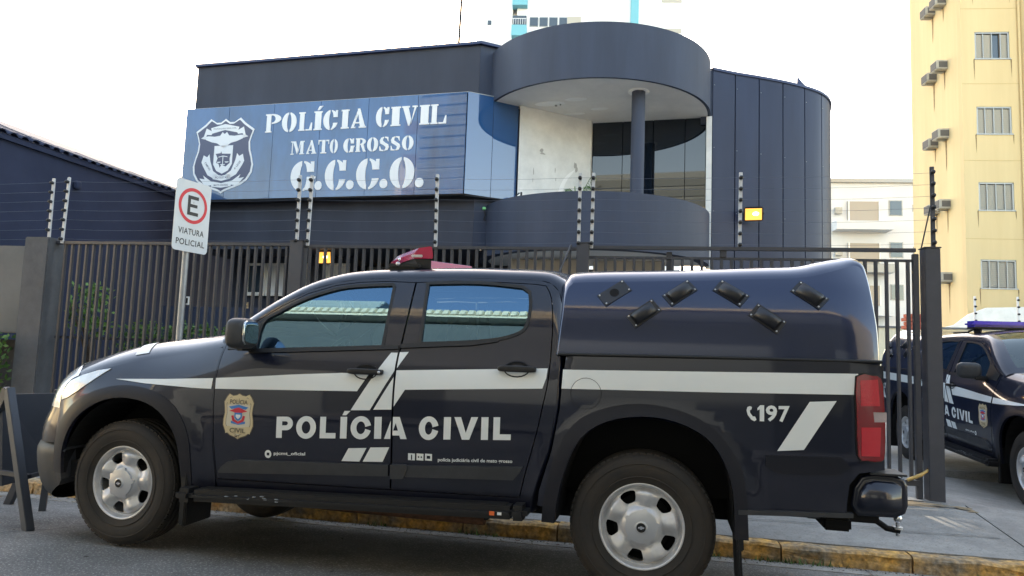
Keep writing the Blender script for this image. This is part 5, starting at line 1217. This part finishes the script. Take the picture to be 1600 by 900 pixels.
# ground floor, set back under the upper storey
mb=MB(); mb.box((-3.0,2.6,1.55),(6.2,.2,3.1),'navy_wall'); mb.box((1.4,2.7,1.55),(3.2,.2,3.0),'navy_wall'); mb.box((-3.0,1.4,3.115),(6.0,2.6,.02),'navy_wall'); bpart('ground_floor_wall',mb)
mb=MB(); mb.box((-1.35,2.30,1.62),(2.7,.5,1.02),'clad',.01); bpart('counter_wall',mb)
mb=MB(); mb.box((-2.6,-.20,1.0),(7.5,.12,1.9),'navy_light',.01,Matrix.Rotation(-.04,3,'Z')); bpart('yard_wall',mb)
for k,(x,w_) in enumerate(((-5.05,.42),(-4.58,.40),(-4.05,.30),(-3.2,.5))):
    f=MB(); z=2.62; h=.62
    for dx in (-w_/2,w_/2): f.box((x+dx,1.02,z),(.05,.05,h),'white_wall')
    f.box((x,1.02,z+h/2),(w_+.05,.05,.05),'white_wall'); f.box((x,1.02,z-h/2),(w_+.05,.06,.07),'white_wall'); o=bpart('window_frame',f)
    g=MB(); g.box((x,1.03,z),(w_-.05,.02,h-.05),'pale_wall' if k in (1,3) else 'window_pane'); g.build('window_pane',o)
mb=MB(); mb.box((-4.3,1.12,2.55),(2.9,.08,1.1),'navy_wall'); bpart('window_wall',mb)
for k in range(6):
    mb=MB(); mb.box((-2.75+k*.30,1.9,2.86),(.24,.03,.20),'pale_wall' if k%2==0 else 'window_pane',.004); bpart('high_window',mb)
mb=MB(); mb.box((-2.0,1.95,2.86),(1.95,.04,.30),'alum'); bpart('high_window_frame',mb)
for x in (1.2,2.0,2.8,3.6):
    mb=MB(); mb.box((x,2.2,1.6),(.7,.06,2.7),'navy_light' if x<2.5 else 'clad',.01); bpart('wall_panel',mb)
mb=MB(); mb.box((2.7,.62,2.70),(1.25,.08,.50),'rolled_curtain',.02); mb.box((3.2,.56,2.62),(.35,.06,.26),'plastic_dark',.01); bpart('awning',mb)
mb=MB(); mb.box((1.25,.40,2.78),(1.3,.08,.34),'rolled_curtain',.02); bpart('awning',mb)
# meter box, tag
mb=MB(); mb.box((-5.6,-.32,2.05),(.09,.04,.16),'white_wall',.005); mb.box((-5.6,-.345,2.05),(.05,.01,.10),'plastic_dark'); bpart('meter_box',mb)
mb=MB(); mb.box((-4.30,-.32,1.98),(.10,.02,.12),'bar_yellow' if 'bar_yellow' in MATS else 'kerb',.003); bpart('yellow_notice',mb)
# green led fixture on the wall beside the parapet
o=empty('wall_sensor',tuple(B.matrix_world@Vector((0,0,0))) if 0 else (0,0,0),0,'small green wall sensor with dangling cable beside the round parapet','sensor'); 
def W2(x,y,z): return A0+Vector((x*.9665+y*.2563,-x*.2563+y*.9665,z))
o.location=W2(.16,.10,3.83)
mb=MB(); mb.sell((0,0,0),(.07,.07,.06),'led_green',.7,10,8); mb.build('housing',o); mb=MB(); mb.tube([(0,0,-.02),(.03,0,-.12),(.0,0,-.2),(.04,0,-.22)],.010,'rubber_seal',6); mb.build('cable',o)
# balcony contents
o=empty('air_conditioner',tuple(W2(1.05,.45,3.45)),BA+math.atan2(.68,.74),'white round-grilled air conditioner behind the balcony parapet','air conditioner')
mb=MB(); mb.box((0,0,.30),(.78,.28,.62),'tower_white',.02); mb.build('case',o)
mb=MB(); mb.lathe([(0,-.155),(.235,-.155),(.24,-.14)],'ac_grill',32,'Y',(.06,0,.30)); 
for k in range(12):
    a=2*math.pi*k/12; mb.tube([(.06,-.16,.30),(.06+.235*math.cos(a),-.16,.30+.235*math.sin(a))],.005,'tower_white',4)
for r in (.08,.15,.22): mb.lathe([(r-.004,-.158),(r,-.164),(r+.004,-.158)],'tower_white',28,'Y',(.06,0,.30))
mb.build('fan_grille',o)
mb=MB(); mb.tube([(-.42,-.05,.35),(-.46,-.05,.60),(-.40,-.05,.66)],.014,'plastic_dark',6); mb.tube([(-.36,-.05,.4),(-.36,-.05,.68)],.018,'plastic_dark',6); mb.build('pipe',o)
pw=W2(1.72,1.10,3.15); o=empty('potted_palm',tuple(pw),0,'small thin palm standing on the balcony against the white wall','plant')
mb=MB(); mb.lathe([(.0,0),(.13,0),(.17,.32),(.15,.32),(.14,.28),(0,.28)],'ac_body',20,'Z'); mb.build('pot',o)
mb=MB(); 
for dx in (-.04,.03): mb.tube([(dx,0,.25),(dx*1.5,0,.8),(dx*2.5,.0,1.28)],[.022,.018,.010],'leaf_pale',6)
mb.build('trunk',o)
mb=MB()
for (bx,bz,dx,dz) in ((-.1,1.15,-.20,.05),(-.1,1.15,-.12,-.15),(.07,1.22,.22,.28),(.07,1.22,.12,.05)):
    pts=[(bx,0,bz),(bx+dx*.5,-.02,bz+dz*.6+.05),(bx+dx,-.03,bz+dz)]; mb.tube(pts,.006,'leaf',4)
    for k in range(9):
        t=k/9; x=bx+dx*t; z=bz+dz*t+.05*math.sin(t*3.1); mb.add([(x,-.02,z),(x+.02,-.02,z-.015),(x+dx*.15+.02,-.03,z-.12)],[(0,1,2)],'leaf'); 
mb.build('frond',o)
# floodlights
def flood(loc,rz,lab,tilt,lit=1):
    o=empty('floodlight',loc,rz,lab,'floodlight','lit floodlights'); R=Matrix.Rotation(tilt,3,'X')
    mb=MB(); mb.box((0,0,0),(.34,.10,.26),'plastic_dark',.02,R); mb.build('case',o)
    mb=MB(); mb.box(R@Vector((0,-.055,0)),(.29,.012,.21),'lamp_lit',0,R); mb.build('lit_glass',o)
    mb=MB(); mb.sell(R@Vector((.04,-.066,.01)),(.11,.03,.07),'lamp_core',.9,14,8); mb.build('lamp',o)
    mb=MB(); mb.tube([(-.18,0,0),(-.18,.10,.02),(0,.16,.02),(.18,.10,.02),(.18,0,0)],.012,'plastic_dark',6); mb.build('bracket',o); return o
flood(tuple(W2(4.86,1.70,3.98)),-.30,'lit amber floodlight on the curved blue clad wall',math.radians(18))
flood(tuple(W2(-3.05,.28,2.97)),-.35,'lit amber floodlight seen through the fence bars under the sign',math.radians(8))
# ================================================================ LEFT HOUSE
L=empty('tiled_house',(-8.21,11.0,0),math.atan2(.85,4)*0,'navy blue rendered house wall with a tiled eave sloping away on the left','house')
dv=Vector((.85,4.0,0)).normalized(); nv=Vector((dv.y,-dv.x,0))
def LP(t,z,d=0): p=dv*t+nv*d; return (p.x,p.y,z)
mat('navy_render',(.022,.031,.070),.8,noise=.15,nscale=1.5,bump=.5,bscale=9)
mb=MB(); vs=[LP(-3,0),LP(9,0),LP(9,4.42),LP(-3,4.42),LP(-3,0,-.2),LP(9,0,-.2),LP(9,4.42,-.2),LP(-3,4.42,-.2)]; mb.add(vs,[(0,1,2,3),(7,6,5,4),(0,4,5,1),(2,6,7,3),(1,5,6,2),(0,3,7,4)],'navy_render'); mb.build('wall',L)
mb=MB(); mb.add([LP(-3,0,-.2),LP(-3,4.4,-.2),LP(-3,6.2,-5),LP(-3,0,-5)],[(0,1,2,3)],'navy_render'); mb.add([LP(9,0,-.2),LP(9,4.4,-.2),LP(9,6.2,-5),LP(9,0,-5)],[(0,1,2,3)],'navy_render'); mb.build('gable_wall',L)
mb=MB(); mb.add([LP(-3,4.36,.06),LP(9,4.36,.06),LP(9,4.44,.06),LP(-3,4.44,.06),LP(-3,4.36,-.1),LP(9,4.36,-.1)],[(0,1,2,3),(0,4,5,1)],'navy_render'); mb.build('fascia',L)
rf=MB(); rf.add([LP(-3,4.44,.04),LP(9,4.44,.04),LP(9,6.3,-5),LP(-3,6.3,-5)],[(0,1,2,3)],'navy_render'); roof=rf.build('roof',L)
mb=MB(); m8=[(.085*math.cos(math.radians(a)),.065*math.sin(math.radians(a))) for a in range(0,181,22)]; vs=[]
for j,(d,z) in enumerate(((.10,4.44),(-.9,4.80))):
    for a,b in m8: vs.append(LP(a,z+b,d))
    for a,b in m8: vs.append(LP(a*.8,z+b*.75,d))
n=len(m8); F=[(k,k+1,2*n+k+1,2*n+k) for k in range(n-1)]+[(k+1,k,n+k,n+k+1) for k in range(n-1)]
mb.add(vs,F,'navy_render'); t0=mb.build('roof_tile',roof)
for k in range(56):
    o=t0 if k==0 else t0.copy()
    if k: COL.objects.link(o); 
    p=dv*(-2.9+k*.205); o.location=(p.x,p.y,random.uniform(-.008,.008))
mb=MB(); mb.sell(LP(1.55,3.98,.05),(.10,.14,.16),'navy_render',.6); mb.build('wall_vent',L)
# ================================================================ BUILDINGS BEHIND
Y=empty('yellow_apartments',(16.96,26.3,0),-.10,'yellow apartment block with shuttered windows and wall air conditioners on the right','building')
YR=Y
mb=MB(); 
def yw(vs,f,m='yellow_wall',nm='wall'): mb=MB(); mb.add(vs,f,m); return mb.build(nm,Y)
H=24
# front face pierced by windows: built from piers and bands
wx0,wx1=.50,1.76; zs=[(4.31,5.42),(7.26,8.36),(10.2,11.3),(13.16,14.26),(16.1,17.2),(19.0,20.1)]
FYW=2.18
def ybox(x0,x1,z0,z1,y0=0,y1=.25,m='yellow_wall',nm='wall'): mb=MB(); mb.box(((x0+x1)/2,(y0+y1)/2,(z0+z1)/2),(x1-x0,y1-y0,z1-z0),m); return mb.build(nm,Y)
ybox(0,wx0,0,H); ybox(wx1,FYW,0,H)
prev=0
for a,b in zs: ybox(wx0,wx1,prev,a); prev=b
ybox(wx0,wx1,prev,H)
# left flank
mb=MB(); mb.add([(0,0,0),(0,0,H),(.50,5.3,H),(.50,5.3,0)],[(0,1,2,3)],'yellow_wall'); mb.build('wall',Y)
# nearer bay on the right
mb=MB(); mb.prism([(FYW,0),(FYW+.0,-.02),(2.95,-1.25),(8,-1.25),(8,6),(FYW,6)],0,H,'yellow_wall','XY'); mb.build('bay_wall',Y)
def shutter_window(x,z0,z1,w,parent,yy=.06,rot=0):
    f=MB()
    for dx in (-w/2+.03,w/2-.03): f.box((x+dx,yy,(z0+z1)/2),(.06,.08,z1-z0),'alum')
    f.box((x,yy,z1-.03),(w,.08,.06),'alum'); f.box((x,yy-.02,z0+.02),(w+.06,.14,.05),'alum')
    for k in (1,2,3): f.box((x-w/2+w*k/4,yy,(z0+z1)/2),(.035,.06,z1-z0-.08),'alum')
    o=f.build('window',parent)
    for k in range(4):
        g=MB(); cx=x-w/2+w*(k+.5)/4
        if k==2 and int(z0)==13: g.box((cx,yy+.06,(z0+z1)/2),(w/4-.03,.02,z1-z0-.1),'window_pane'); g.build('pane',o); continue
        for q in range(13):
            zz=z0+.08+(z1-z0-.16)*(q+.5)/13; g.box((cx,yy+.03,zz),(w/4-.04,.018,(z1-z0)/13*.80),'shutter',0,Matrix.Rotation(.5,3,'X'))
        g.box((cx,yy+.06,(z0+z1)/2),(w/4-.03,.01,z1-z0-.1),'ac_grill'); g.build('shutter',o)
for a,b in zs: shutter_window((wx0+wx1)/2,a,b,wx1-wx0,Y)
for k,z in enumerate((8.9,11.9,14.9)):
    mb=MB(); mb.box((2.60,-.72,z),(.5,.06,1.2),'alum',0,Matrix.Rotation(math.atan2(-1.23,.77),3,'Z')); mb.box((2.585,-.735,z),(.42,.06,1.1),'window_pane',0,Matrix.Rotation(math.atan2(-1.23,.77),3,'Z')); mb.build('window',Y)
acs=[(17.25,29.0,16.35),(16.98,28.0,16.23),(17.35,29.0,13.44),(17.05,28.0,13.52),(17.4,29.0,10.62),(17.15,28.0,10.68),(17.61,29.0,7.84),(17.29,28.0,7.81),(17.81,29.0,4.96),(17.35,28.0,4.89)]
for i,(x,y,z) in enumerate(acs):
    fl_=('top','second','third','fourth','lowest')[i//2]
    ly=(1.55,2.65)[1-i%2]; o=empty('air_conditioner',(0,0,0),-.10,'%s window air conditioner on the %s row of the yellow flank wall'%(('far','near')[i%2],fl_),'air conditioner','air conditioners on the yellow flank wall')
    p=Vector((16.96,26.3,z))+Matrix.Rotation(-.10,3,'Z')@Vector((.65*ly/5.3-.20,ly,0)); o.location=p
    mb=MB(); mb.box((-.03,0,0),(.50,.55,.38),'ac_body',.02); mb.build('case',o); mb=MB(); 
    mb.box((-.285,0,0),(.012,.46,.30),'ac_grill'); mb.box((-.03,-.280,0),(.34,.012,.24),'ac_grill'); mb.build('grille',o)
    mb=MB(); mb.box((0,0,-.22),(.5,.06,.04),'alum'); mb.build('bracket',o)
mat('yellow_joint',(.52,.39,.19),.9)
mat('yellow_stain',(.34,.24,.12),.9,noise=.5,nscale=6)
for i,(x,y,z) in enumerate(acs):
    ly=(1.55,2.65)[1-i%2]; nx=.50*ly/5.3
    mb=MB(); w_=random.uniform(.03,.07); h_=random.uniform(.5,1.3); vs=[(nx-.012,ly-w_,z-.2),(nx-.012,ly+w_,z-.2),(nx-.012,ly+w_*.4,z-.2-h_),(nx-.012,ly-w_*.3,z-.2-h_*.8)]; mb.add(vs,[(0,3,2,1)],'yellow_stain'); mb.build('drip_stain',Y)
for a,b in zs:
    for x in (wx0-.04,wx1+.04):
        mb=MB(); h_=random.uniform(.3,.9); mb.add([(x-.025,-.006,a),(x+.025,-.006,a),(x+.008,-.006,a-h_),(x-.006,-.006,a-h_*.7)],[(0,1,2,3)],'yellow_stain'); mb.build('drip_stain',Y)
mb=MB(); mb.tube([(2.08,-.06,0),(2.08,-.06,H)],.045,'yellow_wall',8); mb.build('drain_pipe',Y)
for z in (3.1,6.2,9.2,12.2,15.2,18.2):
    mb=MB(); mb.box((1.09,-.002,z),(2.18,.008,.02),'yellow_joint'); mb.build('floor_joint',Y)
mb=MB(); 
wp=[(-1.2,0),(4,0),(4,3.4),(2.0,3.62),(.6,3.55),(0,3.30),(-.5,2.9),(-1.2,2.7)]
Wl=empty('white_yard_wall',(16.6,25.6,0),-.10,'white painted wall with a wavy top in front of the yellow block','wall')
mb=MB(); mb.prism(wp,0,.18,'white_wall','XZ'); mb.build('wall',Wl)
def farpole(x,y,z,h,lab):
    o=empty('insulator_pole',(x,y,z),0,lab,'pole','far insulator poles by the yellow block'); mb=MB(); mb.box((0,0,h/2),(.05,.05,h),'pole_white'); mb.build('pole',o)
    mb=MB()
    for k in range(5): mb.sell((0,-.04,.12+k*h*.2),(.09,.09,.07),'insulator',.9,8,5)
    mb.build('insulator',o)
for i,(x,y) in enumerate(((14.1,23.5),(15.2,23.2),(16.4,22.9),(17.6,22.6),(18.6,22.3))): farpole(x,y,2.55,1.15,'far insulator pole on the cream wall, number of poles from the left told by order' if 0 else ['leftmost far insulator pole above the cream wall beyond the gate bars','second far insulator pole, above the roof of the parked pickup in the yard','middle far insulator pole above the cream wall','fourth far insulator pole, left of the blue light bar','rightmost far insulator pole behind the blue light bar'][i])
Cw=empty('cream_wall',(11,24.2,0),-.25,'cream rendered boundary wall behind the pickup parked in the yard','wall'); mb=MB(); mb.box((4.5,0,1.3),(14,.2,2.6),'cream'); mb.build('wall',Cw); mb=MB(); mb.box((4.5,0,2.62),(14,.3,.06),'grey_wall'); mb.build('coping',Cw)
Rd=empty('brick_pier',(10.75,19.2,0),-.1,'red brick pier seen between the right fence bars','pier'); mb=MB(); 
for k in range(26): 
    for j in range(2): mb.box((j*.24+(.06 if k%2 else 0),0,.05+k*.105),(.22,.30,.09),'brick_red',.004)
mb.build('brick_course',Rd)
# pale flats
Pf=empty('pale_flats',(20.4,45,0),-.12,'pale grey flats with balconies between the navy station and the yellow block','building')
mb=MB(); mb.box((4.5,4,6.0),(10.6,8,14.2),'pale_wall'); mb.build('wall',Pf)
mb=MB(); mb.box((4.5,3.9,13.2),(10.8,8.2,.25),'alum'); mb.build('coping',Pf)
for r in range(4):
    z=11.2-r*2.7
    mb=MB(); mb.box((1.9,-.10,z),(1.9,.12,1.25),'rolled_curtain'); mb.box((1.0,-.12,z),(.08,.2,1.3),'white_wall'); mb.box((2.85,-.12,z),(.08,.2,1.3),'white_wall'); mb.build('balcony_blind',Pf)
    mb=MB(); mb.box((1.7,-.5,z-1.05),(3.4,1.0,.55),'alum' if r%2 else 'pale_wall'); mb.build('balcony',Pf)
    for x,w_ in ((3.9,.7),(5.2,.45),(6.1,.45)):
        mb=MB(); mb.box((x,-.03,z+.25),(w_,.05,.35 if w_<.5 else .9),'window_pane'); mb.box((x,-.02,z+.25),(w_+.12,.03,.45 if w_<.5 else 1.0),'alum'); mb.build('window',Pf)
    mb=MB(); mb.box((.35,-.2,z),(.4,.3,.4),'ac_body'); mb.build('air_conditioner_unit',Pf)
# white tower behind
Tw=empty('white_tower',(-3.9,60,0),-.06,'very tall white apartment tower with turquoise bands rising behind the station','building')
mb=MB(); mb.box((1.55,5,22),(3.1,10,44),'tower_white'); mb.box((10.7,5,22),(7.3*2-.2,10,44),'tower_white'); mb.build('wall',Tw)
mb=MB(); mb.box((5.2,5.8,22),(4.2,10,44),'tower_white'); mb.build('recess_wall',Tw)
for k in range(16):
    z=4+k*2.75-.4
    mb=MB(); mb.box((3.75,-.25,z+.95),(1.3,.9,.95),'teal'); mb.build('balcony_band',Tw)
    mb=MB(); mb.box((3.75,-.1,z+2.05),(1.2,.2,.9),'window_pane'); 
    for q in range(6): mb.box((3.25+q*.2,-.62,z+1.75),(.03,.03,.5),'tower_white')
    mb.box((3.75,-.62,z+2.02),(1.2,.04,.04),'tower_white'); mb.build('balcony',Tw)
    for x,w_ in ((5.0,.75),(5.85,.75),(6.7,.75),(7.55,.7)):
        mb=MB(); mb.box((x,-.06,z+2.0),(w_-.06,.06,.75),'window_pane'); mb.box((x,-.03,z+2.0),(w_,.06,.9),'alum'); mb.build('window',Tw)
    mb=MB(); mb.box((8.5,-.06,z+2.1),(1.2,.06,.8),'shutter'); mb.build('window',Tw)
    for x in (1.1,): mb=MB(); mb.box((x,-.03,z+1.9),(.32,.06,.4),'window_pane'); mb.build('window',Tw)
    mb=MB(); mb.box((16.9,-.03,z+1.3),(1.7,.06,.35),'shutter'); mb.build('window',Tw)
mb=MB(); mb.box((13.7,-.25,22),(.65,.5,44),'teal'); mb.build('turquoise_pilaster',Tw)
# ================================================================ ACROSS THE STREET (behind the camera; mirrored in glass and paint)
def XS(u,v,z=0): return SF(u,v,z)
sheet('opposite_pavement',[XS(-60,-6.7,.10),XS(60,-6.7,.10),XS(60,-5.4,.10),XS(-60,-5.4,.10)],'concrete')
def xbuild(name,u0,u1,v,h,m,lab):
    o=empty(name,tuple(XS((u0+u1)/2,v,0)),KA,lab,'building'); mb=MB(); mb.box((0,-4,h/2),(u1-u0,8,h),m); mb.build('wall',o); return o
b1=xbuild('garage_building',-9,9.5,-6.7,6.9,'opposite_wall','low garage building with slatted upper front across the street, mirrored in the car windows')
for k in range(16):
    mb=MB(); mb.box((0,.06,5.2+k*.105),(18.4,.05,.08),'louver',0,Matrix.Rotation(-.5,3,'X')); mb.build('louvre_slat',b1)
mb=MB(); mb.box((0,.012,6.0),(18.4,.02,1.75),'seam_dark'); mb.build('louvre_backing',b1)
mb=MB(); mb.box((0,.16,6.98),(18.7,.5,.10),'cream'); mb.build('eave',b1)
for k in range(124):
    if k==0: mb=MB(); mb.box((0,.30,-.06),(.13,.3,.24),'cream',.02); t0=mb.build('eave_tile',b1); o=t0
    else: o=t0.copy(); COL.objects.link(o)
    o.location=(-9.2+k*.15,0,7.20)
for k in range(3):
    mb=MB(); mb.box((-6+k*6,.03,1.6),(4.2,.06,3.0),'louver'); mb.build('roller_door',b1)
b2=xbuild('far_tower',-25,-20,-34,17,'pale_wall','tall pale block behind the garage, mirrored in the sign glass')
for r in range(7):
    for c in range(2): mb=MB(); mb.box((-1.2+c*2.4,.03,3+r*2.8),(1.3,.06,1.1),'window_pane'); mb.build('window',b2)
b3=xbuild('slatted_block',-14,5,-15,11.0,'louver_pale','tall slatted block behind the garage across the street')
mb=MB(); mb.box((-7.2,-4,9),(4.4,7.9,18),'louver'); mb.build('tower',b3)
for k in range(30): mb=MB(); mb.box((-7.2,.10,1.5+k*.56),(4.5,.10,.40),'louver_pale',0,Matrix.Rotation(-.35,3,'X')); mb.build('louvre_slat',b3)
for k in range(17): mb=MB(); mb.box((2.3,.10,1.5+k*.56),(14.4,.10,.40),'louver_pale',0,Matrix.Rotation(-.35,3,'X')); mb.build('louvre_slat',b3)
b6=xbuild('cream_bounce_block',11,30,-7.4,10,'cream','unseen cream block added across the street to the right to bounce warm light')  # unseen block, added so its sunlit face fills the street with warm light
b4=xbuild('corner_house',-34,-12.5,-7.6,5.4,'cream','cream corner house across the street to the left')
mb=MB(); mb.box((0,.2,5.5),(22,1.0,.2),'brick_red'); mb.build('eave',b4)
# ================================================================ TRUCKS
make_truck((.8957,4.603,0),math.pi-.215755,'black police pickup with red light bar and bulging canopy parked along the kerb',dict(canopy=True,bar='red',drop=.165))
t2=make_truck((6.417,9.846,-.015),-math.pi/2-.172,'black police pickup with blue light bar parked in the yard behind the gate',dict(canopy=True,bar='blue'))
t2.rotation_euler=(0,.018,-math.pi/2-.172)
